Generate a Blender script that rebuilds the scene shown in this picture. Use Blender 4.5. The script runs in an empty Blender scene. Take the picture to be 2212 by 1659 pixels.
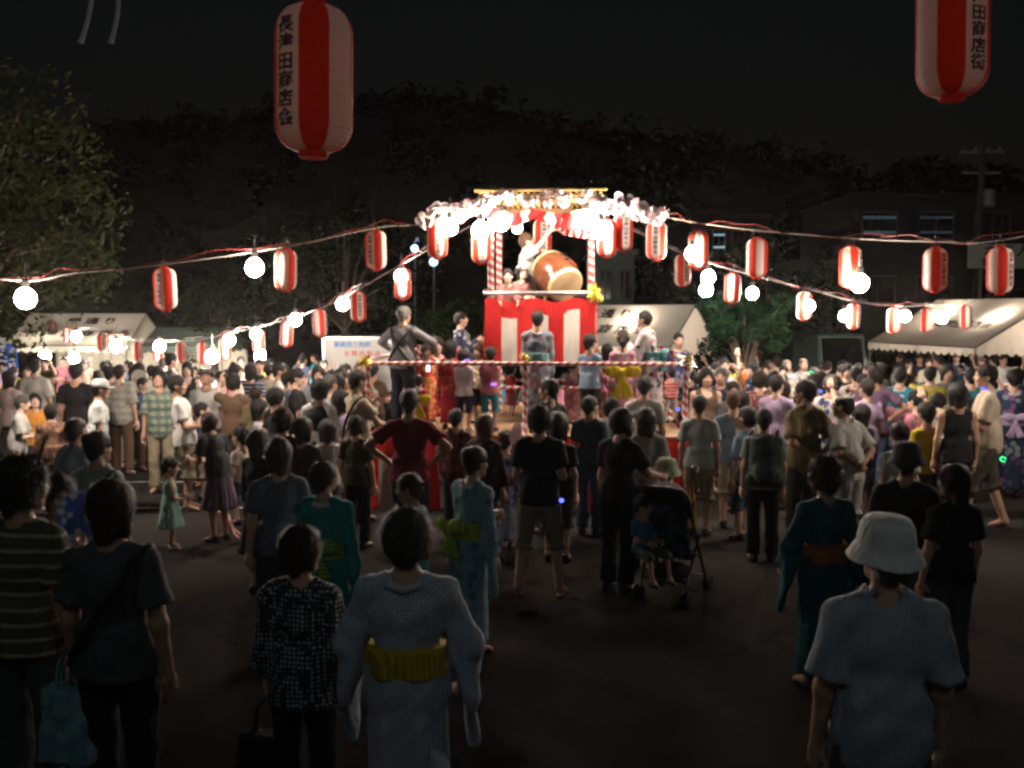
import bpy, math, random, time
import numpy as np
from mathutils import Vector, Matrix

T0 = time.time()
R = math.radians
rnd = random.Random(7)
SC = bpy.context.scene
COL = SC.collection

# ---------------------------------------------------------------- camera
CAM_H = 2.5
PITCH = math.atan(159.5 / 2200.0)
cam_data = bpy.data.cameras.new("camera")
cam_data.sensor_width = 36.0
cam_data.lens = 36.0 * 2200.0 / 2212.0
cam_data.clip_start = 0.05
cam_data.clip_end = 2000.0
cam_data.dof.use_dof = True
cam_data.dof.focus_distance = 13.0
cam_data.dof.aperture_fstop = 8.0
cam = bpy.data.objects.new("camera", cam_data)
COL.objects.link(cam)
cam.location = (0, 0, CAM_H)
cam.rotation_euler = (math.pi / 2 - PITCH, 0, 0)
SC.camera = cam

# ---------------------------------------------------------------- night sky
W = bpy.data.worlds.new("World")
SC.world = W
W.use_nodes = True
wn, wl = W.node_tree.nodes, W.node_tree.links
wn.clear()
wo = wn.new("ShaderNodeOutputWorld")
wb = wn.new("ShaderNodeBackground")
sky = wn.new("ShaderNodeTexSky")
sky.sky_type = 'NISHITA'
sky.sun_disc = False
sky.sun_elevation = R(1.5)
sky.sun_rotation = R(180)
sky.altitude = 50
sky.air_density = 1.3
sky.dust_density = 1.0
sky.ozone_density = 2.5
hs_ = wn.new("ShaderNodeHueSaturation")
hs_.inputs["Saturation"].default_value = 0.45
wl.new(sky.outputs[0], hs_.inputs["Color"])
wl.new(hs_.outputs[0], wb.inputs[0])
wb.inputs[1].default_value = SKY_STRENGTH = 0.0045
wl.new(wb.outputs[0], wo.inputs[0])

# ---------------------------------------------------------------- exposure, sampling
SC.view_settings.view_transform = 'Standard'
SC.view_settings.look = 'None'
SC.view_settings.exposure = 0.0
SC.view_settings.gamma = 1.0
SC.view_settings.use_curve_mapping = False
SC.render.engine = 'CYCLES'
SC.cycles.max_bounces = 3
SC.cycles.diffuse_bounces = 1
SC.cycles.glossy_bounces = 2
SC.cycles.transmission_bounces = 3
SC.cycles.volume_bounces = 0
SC.cycles.transparent_max_bounces = 6
SC.cycles.use_light_tree = True
SC.cycles.sample_clamp_indirect = 2.0
SC.cycles.caustics_reflective = False
SC.cycles.caustics_refractive = False
SC.cycles.use_denoising = True
SC.cycles.use_adaptive_sampling = True
SC.cycles.adaptive_threshold = 0.035
SC.cycles.adaptive_min_samples = 16
SC.cycles.sample_clamp_direct = 0.0
SC.cycles.filter_width = 2.8
BULB = 530.0          # radiance of a bare bulb

# ---------------------------------------------------------------- helpers
def at(u, v, Y):
    """a pixel of the 2212x1659 photograph -> the point at distance Y"""
    a, b = (u - 1106.0) / 2200.0, (829.5 - v) / 2200.0
    dx, dy, dz = a, math.cos(PITCH) + b * math.sin(PITCH), -math.sin(PITCH) + b * math.cos(PITCH)
    t = Y / dy
    return Vector((dx * t, Y, CAM_H + dz * t))

def gz(y):
    """the lot falls away gently behind the stage"""
    return 0.0 if y < 13 else -0.03 * (min(y, 60) - 13)

def link(o, parent=None):
    COL.objects.link(o)
    if parent is not None:
        o.parent = parent
    return o

def tag(o, label=None, cat=None, group=None, kind=None):
    if label: o["label"] = label
    if cat: o["category"] = cat
    if group: o["group"] = group
    if kind: o["kind"] = kind
    return o

def empty(name, loc, label=None, cat=None, group=None, rz=0.0):
    o = bpy.data.objects.new(name, None)
    o.empty_display_size = 0.1
    COL.objects.link(o)
    o.location = loc
    o.rotation_euler = (0, 0, rz)
    return tag(o, label, cat, group)

def np_mesh(name, blocks, smooth=True):
    """blocks: list of (verts Nx3, faces MxK, material index)"""
    vs, ls, st, mi = [], [], [], []
    base = nl = 0
    for v, f, m in blocks:
        v = np.asarray(v, dtype=np.float32).reshape(-1, 3)
        f = np.asarray(f, dtype=np.int64)
        if len(f) == 0:
            continue
        vs.append(v)
        ls.append((f + base).ravel())
        k = f.shape[1]
        st.append(nl + np.arange(len(f)) * k)
        if np.isscalar(m):
            mi.append(np.full(len(f), m))
        else:
            mi.append(np.asarray(m))
        base += len(v)
        nl += f.size
    me = bpy.data.meshes.new(name)
    if not vs:
        return me
    V = np.concatenate(vs); L = np.concatenate(ls); S = np.concatenate(st); M = np.concatenate(mi)
    me.vertices.add(len(V)); me.vertices.foreach_set("co", V.ravel())
    me.loops.add(len(L)); me.loops.foreach_set("vertex_index", L.astype(np.int32))
    me.polygons.add(len(S)); me.polygons.foreach_set("loop_start", S.astype(np.int32))
    me.polygons.foreach_set("material_index", M.astype(np.int32))
    me.polygons.foreach_set("use_smooth", np.full(len(S), bool(smooth)))
    me.update(calc_edges=True)
    return me

def mobj(name, me, mats, parent=None, per_object=False):
    o = bpy.data.objects.new(name, me)
    link(o, parent)
    if not isinstance(mats, (list, tuple)):
        mats = [mats]
    while len(me.materials) < len(mats):
        me.materials.append(mats[len(me.materials)])
    if per_object:
        for i, m in enumerate(mats):
            o.material_slots[i].link = 'OBJECT'
            o.material_slots[i].material = m
    return o

class MB:
    """small mesh collector of quads and triangles"""
    def __init__(s):
        s.v, s.f, s.m = [], [], []
    def add(s, vs, fs, m=0):
        b = len(s.v)
        s.v += [tuple(x) for x in vs]
        s.f += [tuple(i + b for i in q) for q in fs]
        s.m += [m] * len(fs)
        return s
    def box(s, c, d, m=0, rot=None):
        hx, hy, hz = d[0] / 2, d[1] / 2, d[2] / 2
        vs = [Vector((x, y, z)) for x in (-hx, hx) for y in (-hy, hy) for z in (-hz, hz)]
        if rot is not None:
            vs = [rot @ p for p in vs]
        c = Vector(c)
        vs = [p + c for p in vs]
        return s.add(vs, [(0, 1, 3, 2), (4, 6, 7, 5), (0, 4, 5, 1), (2, 3, 7, 6), (0, 2, 6, 4), (1, 5, 7, 3)], m)
    def tube(s, pts, r, n=8, m=0, caps=True):
        pts = [Vector(p) for p in pts]
        rs = r if isinstance(r, (list, tuple)) else [r] * len(pts)
        rings = []
        ref = None
        for i, p in enumerate(pts):
            d = (pts[min(i + 1, len(pts) - 1)] - pts[max(i - 1, 0)])
            d = d.normalized() if d.length > 1e-9 else Vector((0, 0, 1))
            if ref is None:
                ref = Vector((0, 0, 1)) if abs(d.z) < 0.9 else Vector((1, 0, 0))
            a = d.cross(ref)
            a = a.normalized() if a.length > 1e-6 else d.orthogonal().normalized()
            b = d.cross(a).normalized()
            ref = b.cross(d) * -1 if False else ref
            rings.append([p + (a * math.cos(t) + b * math.sin(t)) * rs[i] for t in (2 * math.pi * k / n for k in range(n))])
        vs = [q for rg in rings for q in rg]
        fs = [(i * n + k, i * n + (k + 1) % n, (i + 1) * n + (k + 1) % n, (i + 1) * n + k)
              for i in range(len(pts) - 1) for k in range(n)]
        s.add(vs, fs, m)
        if caps:
            b = len(s.v) - len(vs)
            s.f.append(tuple(b + k for k in range(n))); s.m.append(m)
            e = b + (len(pts) - 1) * n
            s.f.append(tuple(e + k for k in reversed(range(n)))); s.m.append(m)
        return s
    def lathe(s, prof, n=24, c=(0, 0, 0), m=0, rot=None):
        c = Vector(c)
        vs = []
        for r, z in prof:
            for k in range(n):
                t = 2 * math.pi * k / n
                p = Vector((r * math.cos(t), r * math.sin(t), z))
                vs.append((rot @ p if rot is not None else p) + c)
        fs, ms = [], []
        for i in range(len(prof) - 1):
            for k in range(n):
                fs.append((i * n + k, i * n + (k + 1) % n, (i + 1) * n + (k + 1) % n, (i + 1) * n + k))
        s.add(vs, fs, m)
        return s
    def build(s, name, mats, parent=None, smooth=False):
        me = bpy.data.meshes.new(name)
        me.from_pydata(s.v, [], s.f)
        me.polygons.foreach_set("material_index", s.m)
        me.polygons.foreach_set("use_smooth", [smooth] * len(s.f))
        me.update()
        return mobj(name, me, mats, parent)

# ---------------------------------------------------------------- materials
MATS = {}
def mat_new(key):
    m = bpy.data.materials.new(key)
    m.use_nodes = True
    nt = m.node_tree
    nt.nodes.clear()
    out = nt.nodes.new("ShaderNodeOutputMaterial")
    return m, nt.nodes, nt.links, out

def nmath(N, L, op, a, b=None, c=None):
    n = N.new("ShaderNodeMath"); n.operation = op
    for i, x in enumerate((a, b, c)):
        if x is None: continue
        if isinstance(x, (int, float)): n.inputs[i].default_value = x
        else: L.new(x, n.inputs[i])
    return n.outputs[0]

def nmix(N, L, fac, a, b):
    n = N.new("ShaderNodeMix"); n.data_type = 'RGBA'
    for i, x in ((0, fac), (6, a), (7, b)):
        if isinstance(x, (int, float)): n.inputs[i].default_value = x
        elif isinstance(x, tuple): n.inputs[i].default_value = (*x, 1) if len(x) == 3 else x
        else: L.new(x, n.inputs[i])
    return n.outputs[2]

def nnoise(N, L, vec, scale, detail=3.0, rough=0.55):
    n = N.new("ShaderNodeTexNoise")
    n.inputs["Scale"].default_value = scale
    n.inputs["Detail"].default_value = detail
    n.inputs["Roughness"].default_value = rough
    L.new(vec, n.inputs["Vector"])
    return n.outputs["Fac"]

def nbump(N, L, h, strength, dist):
    b = N.new("ShaderNodeBump")
    b.inputs["Strength"].default_value = strength
    b.inputs["Distance"].default_value = dist
    L.new(h, b.inputs["Height"])
    return b.outputs[0]

def simple(key, col, rough=0.6, metal=0.0, spec=0.4, vary=0.12, scale=9.0, bump=0.0, translucent=0.0, tcol=None):
    if key in MATS: return MATS[key]
    m, N, L, out = mat_new(key)
    p = N.new("ShaderNodeBsdfPrincipled")
    tc = N.new("ShaderNodeTexCoord").outputs["Object"]
    f = nnoise(N, L, tc, scale, 4)
    c = nmix(N, L, f, tuple(x * (1 - vary) for x in col), tuple(min(1, x * (1 + vary)) for x in col))
    L.new(c, p.inputs["Base Color"])
    p.inputs["Roughness"].default_value = rough
    p.inputs["Metallic"].default_value = metal
    p.inputs["Specular IOR Level"].default_value = spec
    if bump:
        L.new(nbump(N, L, nnoise(N, L, tc, scale * 6, 4), 0.6, bump), p.inputs["Normal"])
    if translucent:
        t = N.new("ShaderNodeBsdfTranslucent")
        if tcol: t.inputs[0].default_value = (*tcol, 1)
        else: L.new(c, t.inputs[0])
        mx = N.new("ShaderNodeMixShader"); mx.inputs[0].default_value = translucent
        L.new(p.outputs[0], mx.inputs[1]); L.new(t.outputs[0], mx.inputs[2])
        L.new(mx.outputs[0], out.inputs[0])
    else:
        L.new(p.outputs[0], out.inputs[0])
    MATS[key] = m
    return m

def emit(key, col, strength):
    if key in MATS: return MATS[key]
    m, N, L, out = mat_new(key)
    e = N.new("ShaderNodeEmission")
    e.inputs[0].default_value = (*col, 1)
    e.inputs[1].default_value = strength
    L.new(e.outputs[0], out.inputs[0])
    MATS[key] = m
    return m

def spiral(key, ca, cb, pitch, axis=2):
    """two-colour tape wound round a pole that lies along the local axis"""
    if key in MATS: return MATS[key]
    m, N, L, out = mat_new(key)
    p = N.new("ShaderNodeBsdfPrincipled")
    tc = N.new("ShaderNodeTexCoord").outputs["Object"]
    sx = N.new("ShaderNodeSeparateXYZ"); L.new(tc, sx.inputs[0])
    o = [sx.outputs[i] for i in range(3)]
    a = o[axis]; b, c = [o[i] for i in range(3) if i != axis]
    ang = nmath(N, L, 'DIVIDE', nmath(N, L, 'ARCTAN2', c, b), 2 * math.pi)
    t = nmath(N, L, 'FRACT', nmath(N, L, 'ADD', nmath(N, L, 'DIVIDE', a, pitch), ang))
    g = nmath(N, L, 'GREATER_THAN', t, 0.52)
    dirt = nnoise(N, L, tc, 14, 4)
    col = nmix(N, L, nmath(N, L, 'MULTIPLY', dirt, 0.35), nmix(N, L, g, ca, cb), (0.25, 0.2, 0.18))
    L.new(col, p.inputs["Base Color"])
    p.inputs["Roughness"].default_value = 0.42
    L.new(p.outputs[0], out.inputs[0])
    MATS[key] = m
    return m

def cloth(col, pat=None, c2=None, c3=None, sc=1.0, rough=0.85, trans=0.0):
    key = "cloth_" + repr((tuple(round(x, 3) for x in col), pat, c2, c3, sc, trans))
    if key in MATS: return MATS[key]
    m, N, L, out = mat_new("cloth")
    p = N.new("ShaderNodeBsdfPrincipled")
    tc = N.new("ShaderNodeTexCoord").outputs["Object"]
    sx = N.new("ShaderNodeSeparateXYZ"); L.new(tc, sx.inputs[0])
    x, y, z = sx.outputs
    base = tuple(col)
    c2 = c2 or tuple(v * 0.5 for v in col)
    c3 = c3 or c2
    if pat == 'hstripe':
        f = nmath(N, L, 'GREATER_THAN', nmath(N, L, 'FRACT', nmath(N, L, 'DIVIDE', z, 0.06 * sc)), 0.74)
        c = nmix(N, L, f, base, c2)
    elif pat == 'vstripe':
        f = nmath(N, L, 'GREATER_THAN', nmath(N, L, 'FRACT', nmath(N, L, 'DIVIDE', nmath(N, L, 'ADD', x, y), 0.09 * sc)), 0.6)
        c = nmix(N, L, f, base, c2)
    elif pat == 'plaid':
        f = nmath(N, L, 'GREATER_THAN', nmath(N, L, 'FRACT', nmath(N, L, 'DIVIDE', z, 0.11 * sc)), 0.55)
        g = nmath(N, L, 'GREATER_THAN', nmath(N, L, 'FRACT', nmath(N, L, 'DIVIDE', nmath(N, L, 'ADD', x, nmath(N, L, 'MULTIPLY', y, 0.6)), 0.11 * sc)), 0.55)
        c = nmix(N, L, nmath(N, L, 'MULTIPLY', g, 0.55), nmix(N, L, nmath(N, L, 'MULTIPLY', f, 0.7), base, c2), c3)
    elif pat in ('dots', 'floral', 'camo', 'scales'):
        v = N.new("ShaderNodeTexVoronoi")
        v.inputs["Scale"].default_value = {'dots': 42, 'floral': 13, 'camo': 17, 'scales': 24}[pat] / sc
        v.inputs["Randomness"].default_value = {'dots': 0.25, 'floral': 0.9, 'camo': 1, 'scales': 0.0}[pat]
        if pat == 'scales':
            mp = N.new("ShaderNodeMapping"); mp.inputs["Rotation"].default_value = (0, R(45), 0)
            mp.inputs["Scale"].default_value = (1, 0.05, 1)
            L.new(tc, mp.inputs[0]); L.new(mp.outputs[0], v.inputs["Vector"])
        else:
            L.new(tc, v.inputs["Vector"])
        d = v.outputs["Distance"]
        if pat == 'dots':
            c = nmix(N, L, nmath(N, L, 'LESS_THAN', d, 0.36), base, c2)
        elif pat == 'scales':
            w = nmath(N, L, 'SINE', nmath(N, L, 'MULTIPLY', d, 26))
            c = nmix(N, L, nmath(N, L, 'GREATER_THAN', w, 0.15), base, c2)
        else:
            sep = N.new("ShaderNodeSeparateColor"); L.new(v.outputs["Color"], sep.inputs[0])
            f = nmath(N, L, 'LESS_THAN', d, 0.5 if pat == 'floral' else 2.0)
            f = nmath(N, L, 'MULTIPLY', f, nmath(N, L, 'GREATER_THAN', sep.outputs[0], 0.45))
            g = nmath(N, L, 'GREATER_THAN', sep.outputs[1], 0.55)
            c = nmix(N, L, f, base, nmix(N, L, g, c2, c3))
    elif pat == 'print':
        r2 = nmath(N, L, 'ADD', nmath(N, L, 'MULTIPLY', x, x), nmath(N, L, 'POWER', nmath(N, L, 'SUBTRACT', z, 1.08), 2.0))
        blob = nmath(N, L, 'GREATER_THAN', nmath(N, L, 'SUBTRACT', nnoise(N, L, tc, 22, 4), nmath(N, L, 'MULTIPLY', r2, 9)), 0.46)
        c = nmix(N, L, blob, base, c2)
    else:
        c = base
    n1 = nnoise(N, L, tc, 5.5, 5)
    dk = N.new("ShaderNodeMix"); dk.data_type = 'RGBA'; dk.blend_type = 'MULTIPLY'
    dk.inputs[0].default_value = 1.0
    L.new(nmix(N, L, n1, (0.86, 0.86, 0.86), (1.08, 1.08, 1.08)), dk.inputs[7])
    if isinstance(c, tuple): dk.inputs[6].default_value = (*c, 1)
    else: L.new(c, dk.inputs[6])
    L.new(dk.outputs[2], p.inputs["Base Color"])
    p.inputs["Roughness"].default_value = rough
    p.inputs["Specular IOR Level"].default_value = 0.2
    fold = N.new("ShaderNodeTexNoise"); fold.inputs["Scale"].default_value = 7
    fold.inputs["Detail"].default_value = 3; fold.inputs["Distortion"].default_value = 1.2
    mp2 = N.new("ShaderNodeMapping"); mp2.inputs["Scale"].default_value = (2.2, 2.2, 0.5)
    L.new(tc, mp2.inputs[0]); L.new(mp2.outputs[0], fold.inputs["Vector"])
    L.new(nbump(N, L, fold.outputs["Fac"], 0.7, 0.032), p.inputs["Normal"])
    if trans:
        t = N.new("ShaderNodeBsdfTranslucent"); L.new(dk.outputs[2], t.inputs[0])
        mx = N.new("ShaderNodeMixShader"); mx.inputs[0].default_value = trans
        L.new(p.outputs[0], mx.inputs[1]); L.new(t.outputs[0], mx.inputs[2])
        L.new(mx.outputs[0], out.inputs[0])
    else:
        L.new(p.outputs[0], out.inputs[0])
    MATS[key] = m
    return m

def leafmat(key, ca, cb):
    if key in MATS: return MATS[key]
    m, N, L, out = mat_new(key)
    g = N.new("ShaderNodeNewGeometry")
    c = nmix(N, L, g.outputs["Random Per Island"], ca, cb)
    d = N.new("ShaderNodeBsdfPrincipled"); L.new(c, d.inputs["Base Color"]); d.inputs["Roughness"].default_value = 0.7; d.inputs["Specular IOR Level"].default_value = 0.08
    t = N.new("ShaderNodeBsdfTranslucent"); L.new(c, t.inputs[0])
    mx = N.new("ShaderNodeMixShader"); mx.inputs[0].default_value = 0.35
    L.new(d.outputs[0], mx.inputs[1]); L.new(t.outputs[0], mx.inputs[2])
    L.new(mx.outputs[0], out.inputs[0])
    MATS[key] = m
    return m

# ---------------------------------------------------------------- lettering with the built-in font
GLYPHS = {}
def glyph_mesh(text, size=1.0, bold=0.02, spacing=1.0):
    key = (text, size, bold, spacing)
    if key in GLYPHS: return GLYPHS[key]
    cu = bpy.data.curves.new("lettering", 'FONT')
    cu.body = text
    cu.size = size
    cu.offset = bold * size
    cu.align_x = 'CENTER'
    cu.align_y = 'CENTER'
    cu.space_line = spacing
    cu.fill_mode = 'FRONT'
    cu.resolution_u = 2
    o = bpy.data.objects.new("lettering", cu)
    COL.objects.link(o)
    dg = bpy.context.evaluated_depsgraph_get()
    me = bpy.data.meshes.new_from_object(o.evaluated_get(dg))
    v = np.array([p.co[:] for p in me.vertices], dtype=np.float32).reshape(-1, 3)
    me.calc_loop_triangles()
    f = np.array([t.vertices[:] for t in me.loop_triangles], dtype=np.int64).reshape(-1, 3)
    bpy.data.objects.remove(o); bpy.data.meshes.remove(me); bpy.data.curves.remove(cu)
    GLYPHS[key] = (v, f)
    return v, f

def lettering(text, size, mat, parent, frame, bold=0.02, spacing=1.0, name="lettering"):
    """frame: 4x4 matrix, text in its xy plane facing +z"""
    v, f = glyph_mesh(text, size, bold, spacing)
    M = np.array(frame)
    vv = v @ M[:3, :3].T + M[:3, 3]
    return mobj(name, np_mesh(name, [(vv, f, 0)], False), mat, parent)
# ---------------------------------------------------------------- signed distance fields -> smooth meshes
def smin(a, b, k):
    h = np.maximum(k - np.abs(a - b), 0.0) / k
    return np.minimum(a, b) - h * h * k * 0.25

def d_rc(P, a, b, ra, rb, cap=False):
    ba = (b[0] - a[0], b[1] - a[1], b[2] - a[2])
    l2 = ba[0] ** 2 + ba[1] ** 2 + ba[2] ** 2 + 1e-12
    px, py, pz = P[0] - a[0], P[1] - a[1], P[2] - a[2]
    t = (px * ba[0] + py * ba[1] + pz * ba[2]) / l2
    tc = np.clip(t, 0, 1.25 if cap else 1)
    d = np.sqrt((px - tc * ba[0]) ** 2 + (py - tc * ba[1]) ** 2 + (pz - tc * ba[2]) ** 2) - (ra + (rb - ra) * np.minimum(tc, 1))
    if cap:
        d = np.maximum(d, (t - 1) * math.sqrt(l2))
    return d

def d_el(P, c, r):
    px, py, pz = P[0] - c[0], P[1] - c[1], P[2] - c[2]
    k0 = np.sqrt((px / r[0]) ** 2 + (py / r[1]) ** 2 + (pz / r[2]) ** 2)
    k1 = np.sqrt((px / r[0] ** 2) ** 2 + (py / r[1] ** 2) ** 2 + (pz / r[2] ** 2) ** 2) + 1e-9
    return k0 * (k0 - 1) / k1

def d_tri(P, a, b, c, r):
    a, b, c = [np.array(q, dtype=np.float64) for q in (a, b, c)]
    n = np.cross(b - a, c - a); n /= np.linalg.norm(n) + 1e-9
    def seg(p, q):
        e = q - p; l2 = e @ e + 1e-12
        t = np.clip(((P[0] - p[0]) * e[0] + (P[1] - p[1]) * e[1] + (P[2] - p[2]) * e[2]) / l2, 0, 1)
        return (P[0] - p[0] - t * e[0]) ** 2 + (P[1] - p[1] - t * e[1]) ** 2 + (P[2] - p[2] - t * e[2]) ** 2
    def side(p, q):
        m = np.cross(q - p, n)
        return ((P[0] - p[0]) * m[0] + (P[1] - p[1]) * m[1] + (P[2] - p[2]) * m[2]) <= 0
    ins = side(a, b) & side(b, c) & side(c, a)
    pl = (P[0] - a[0]) * n[0] + (P[1] - a[1]) * n[1] + (P[2] - a[2]) * n[2]
    ed = np.minimum(np.minimum(seg(a, b), seg(b, c)), seg(c, a))
    return np.sqrt(np.where(ins, pl * pl, ed)) - r

def d_cone(P, c, z0, z1, r0, r1, sy, folds=0.0, nf=11):
    x, y, z = P[0] - c[0], (P[1] - c[1]) / sy, P[2]
    t = np.clip((z - z0) / (z1 - z0), 0, 1)
    rr = r0 + (r1 - r0) * t
    if folds:
        th = np.arctan2(y, x)
        rr = rr * (1 + folds * (1 - t) * (np.sin(nf * th) + 0.5 * np.sin(2.3 * nf * th + 1.0)))
    d = (np.sqrt(x * x + y * y) - rr) * 0.85
    return np.maximum(d, np.maximum(z0 - z, z - z1))

def bounds(p):
    k = p[0]
    if k in ('rc', 'rcc'):
        a, b = np.array(p[1]), np.array(p[2]); r = max(p[3], p[4])
        e = (b - a) * (0.25 if k == 'rcc' else 0)
        return np.minimum(a, b) - r, np.maximum(a, b) + r
    if k == 'el':
        return np.array(p[1]) - np.array(p[2]), np.array(p[1]) + np.array(p[2])
    if k == 'tri':
        q = np.array(p[1:4]); return q.min(0) - p[4], q.max(0) + p[4]
    if k == 'cone':
        c, z0, z1, r0, r1, sy = p[1:7]; r = max(r0, r1) * 1.25
        return np.array((c[0] - r, c[1] - r * sy, z0)), np.array((c[0] + r, c[1] + r * sy, z1))

def dist(p, P):
    k = p[0]
    if k == 'rc': return d_rc(P, *p[1:5])
    if k == 'rcc': return d_rc(P, *p[1:5], cap=True)
    if k == 'el': return d_el(P, p[1], p[2])
    if k == 'tri': return d_tri(P, *p[1:5])
    if k == 'cone': return d_cone(P, *p[1:])

def field(prims, h, k=0.03, cuts=(), subs=(), wrinkle=0.0, seed=0.0):
    lo = np.min([bounds(p)[0] for p in prims], axis=0) - 2.5 * h - 0.012
    hi = np.max([bounds(p)[1] for p in prims], axis=0) + 2.5 * h + 0.012
    n = np.maximum(np.ceil((hi - lo) / h).astype(int) + 1, 4)
    ax = [(lo[i] + h * np.arange(n[i])).astype(np.float32) for i in range(3)]
    D = np.full(n, 1.0, dtype=np.float32)
    mg = k + 2.5 * h
    for p in prims:
        b0, b1 = bounds(p)
        i0 = np.clip(np.floor((b0 - mg - lo) / h).astype(int), 0, n - 1)
        i1 = np.clip(np.ceil((b1 + mg - lo) / h).astype(int) + 1, 1, n)
        P = (ax[0][i0[0]:i1[0], None, None], ax[1][None, i0[1]:i1[1], None], ax[2][None, None, i0[2]:i1[2]])
        s = (slice(i0[0], i1[0]), slice(i0[1], i1[1]), slice(i0[2], i1[2]))
        D[s] = smin(D[s], dist(p, P).astype(np.float32), k)
    P = (ax[0][:, None, None], ax[1][None, :, None], ax[2][None, None, :])
    if wrinkle:
        x, y, z = P
        w = (np.sin(19 * x + 5 * np.sin(8 * z + seed) + seed * 3) * np.sin(15 * z + 4 * np.sin(9 * x + 7 * y + seed))
             + 0.8 * np.sin(31 * x - 12 * z + 6 * np.sin(7 * y + 5 * z + seed)) + 0.7 * np.sin(23 * y + 9 * z + 4 * np.sin(10 * x + seed)))
        D = D + (wrinkle * 0.5) * w
    for p in subs:
        kk = p[1]
        d = -dist(p[0], P)
        D = -smin(-D, -d, kk) if kk else np.maximum(D, d)
    for nrm, off in cuts:       # keep nrm.p < off
        D = np.maximum(D, P[0] * nrm[0] + P[1] * nrm[1] + P[2] * nrm[2] - off)
    return surface(D.astype(np.float32), lo, h)

CORN = np.array([(i, j, k) for i in (0, 1) for j in (0, 1) for k in (0, 1)])
EDGE = [(0, 4), (1, 5), (2, 6), (3, 7), (0, 2), (1, 3), (4, 6), (5, 7), (0, 1), (2, 3), (4, 5), (6, 7)]
def surface(D, lo, h):
    ins = D < 0
    c = [ins[i:ins.shape[0] - 1 + i, j:ins.shape[1] - 1 + j, k:ins.shape[2] - 1 + k] for i, j, k in CORN]
    cnt = sum(x.astype(np.int8) for x in c)
    idx = np.argwhere((cnt > 0) & (cnt < 8))
    if len(idx) == 0:
        return np.zeros((0, 3), np.float32), np.zeros((0, 4), np.int64)
    ids = np.full(cnt.shape, -1, dtype=np.int64)
    ids[idx[:, 0], idx[:, 1], idx[:, 2]] = np.arange(len(idx))
    vals = np.stack([D[idx[:, 0] + i, idx[:, 1] + j, idx[:, 2] + k] for i, j, k in CORN], 1)
    acc = np.zeros((len(idx), 3)); num = np.zeros(len(idx))
    for a, b in EDGE:
        va, vb = vals[:, a], vals[:, b]
        m = (va < 0) != (vb < 0)
        t = np.where(m, va / np.where(m, va - vb, 1), 0)
        p = CORN[a] + t[:, None] * (CORN[b] - CORN[a])
        acc += p * m[:, None]; num += m
    V = lo + h * (idx + acc / num[:, None])
    Q = []
    for a in range(3):
        b, c2 = [(1, 2), (2, 0), (0, 1)][a]
        s0 = [slice(None)] * 3; s1 = [slice(None)] * 3
        s0[a] = slice(0, -1); s1[a] = slice(1, None)
        A, B = ins[tuple(s0)], ins[tuple(s1)]
        e = np.argwhere(A != B)
        ok = (e[:, b] > 0) & (e[:, c2] > 0) & (e[:, b] < ids.shape[b]) & (e[:, c2] < ids.shape[c2])
        e = e[ok]
        sgn = A[e[:, 0], e[:, 1], e[:, 2]]
        def g(db, dc):
            q = e.copy(); q[:, b] -= db; q[:, c2] -= dc
            return ids[q[:, 0], q[:, 1], q[:, 2]]
        q = np.stack([g(1, 1), g(0, 1), g(0, 0), g(1, 0)], 1)
        q[~sgn] = q[~sgn][:, ::-1]
        Q.append(q)
    Q = np.concatenate(Q)
    Q = Q[(Q >= 0).all(1)]
    return V.astype(np.float32), Q

def ellipsoid_lo(c, r, n=8, m=5):
    vs, fs = [], []
    for i in range(m + 1):
        a = math.pi * i / m
        for k in range(n):
            t = 2 * math.pi * k / n
            vs.append((c[0] + r[0] * math.sin(a) * math.cos(t), c[1] + r[1] * math.sin(a) * math.sin(t), c[2] + r[2] * math.cos(a)))
    for i in range(m):
        for k in range(n):
            fs.append((i * n + k, (i + 1) * n + k, (i + 1) * n + (k + 1) % n, i * n + (k + 1) % n))
    return np.array(vs), np.array(fs)
# ---------------------------------------------------------------- people
VOX = {'n': 0.0115, 'm': 0.018, 'f': 0.027}
CLS = {'a': (1.70, 1.0, 1.0), 'w': (1.60, 0.97, 0.92), 'k': (1.25, 0.93, 0.72), 't': (0.98, 0.88, 0.62)}   # height, head scale, width
ARMS = {
 'down': ((.16, .02, -1), (.06, .2, -1)), 'hip': ((.78, -.25, -.62), (-.66, .42, -.6)), 'fold': ((.14, .2, -1), (-.8, .6, .12)),
 'front': ((.08, .25, -1), (-.25, .95, .05)), 'phone': ((.14, .4, -.9), (-.3, .55, .8)), 'back': ((.3, -.42, -.86), (-.8, -.22, -.5)),
 'up': ((.45, .2, .85), (-.1, .3, 1)), 'dance': ((.45, .75, .1), (-.1, .5, .85)), 'rail': ((.12, .55, -.8), (0, .95, -.25)),
 'head': ((.95, .1, .38), (-.92, -.25, .35)), 'clap': ((.12, .45, -.8), (-.5, .7, .5)), 'out': ((.6, .1, -.7), (.3, .4, -.7)),
 'drum': ((.45, .5, .62), (-.1, .6, .75)), 'point': ((.5, .8, -.1), (.2, .95, .1)), 'lean': ((.75, .35, -.5), (-.2, .8, -.5)),
 'bag': ((.12, .1, -1), (.1, .55, -.8)), 'sleeve': ((.36, .12, -.9), (-.15, .6, -.75)),
}
def vn(v):
    v = np.array(v, dtype=float); return v / np.linalg.norm(v)

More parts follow.
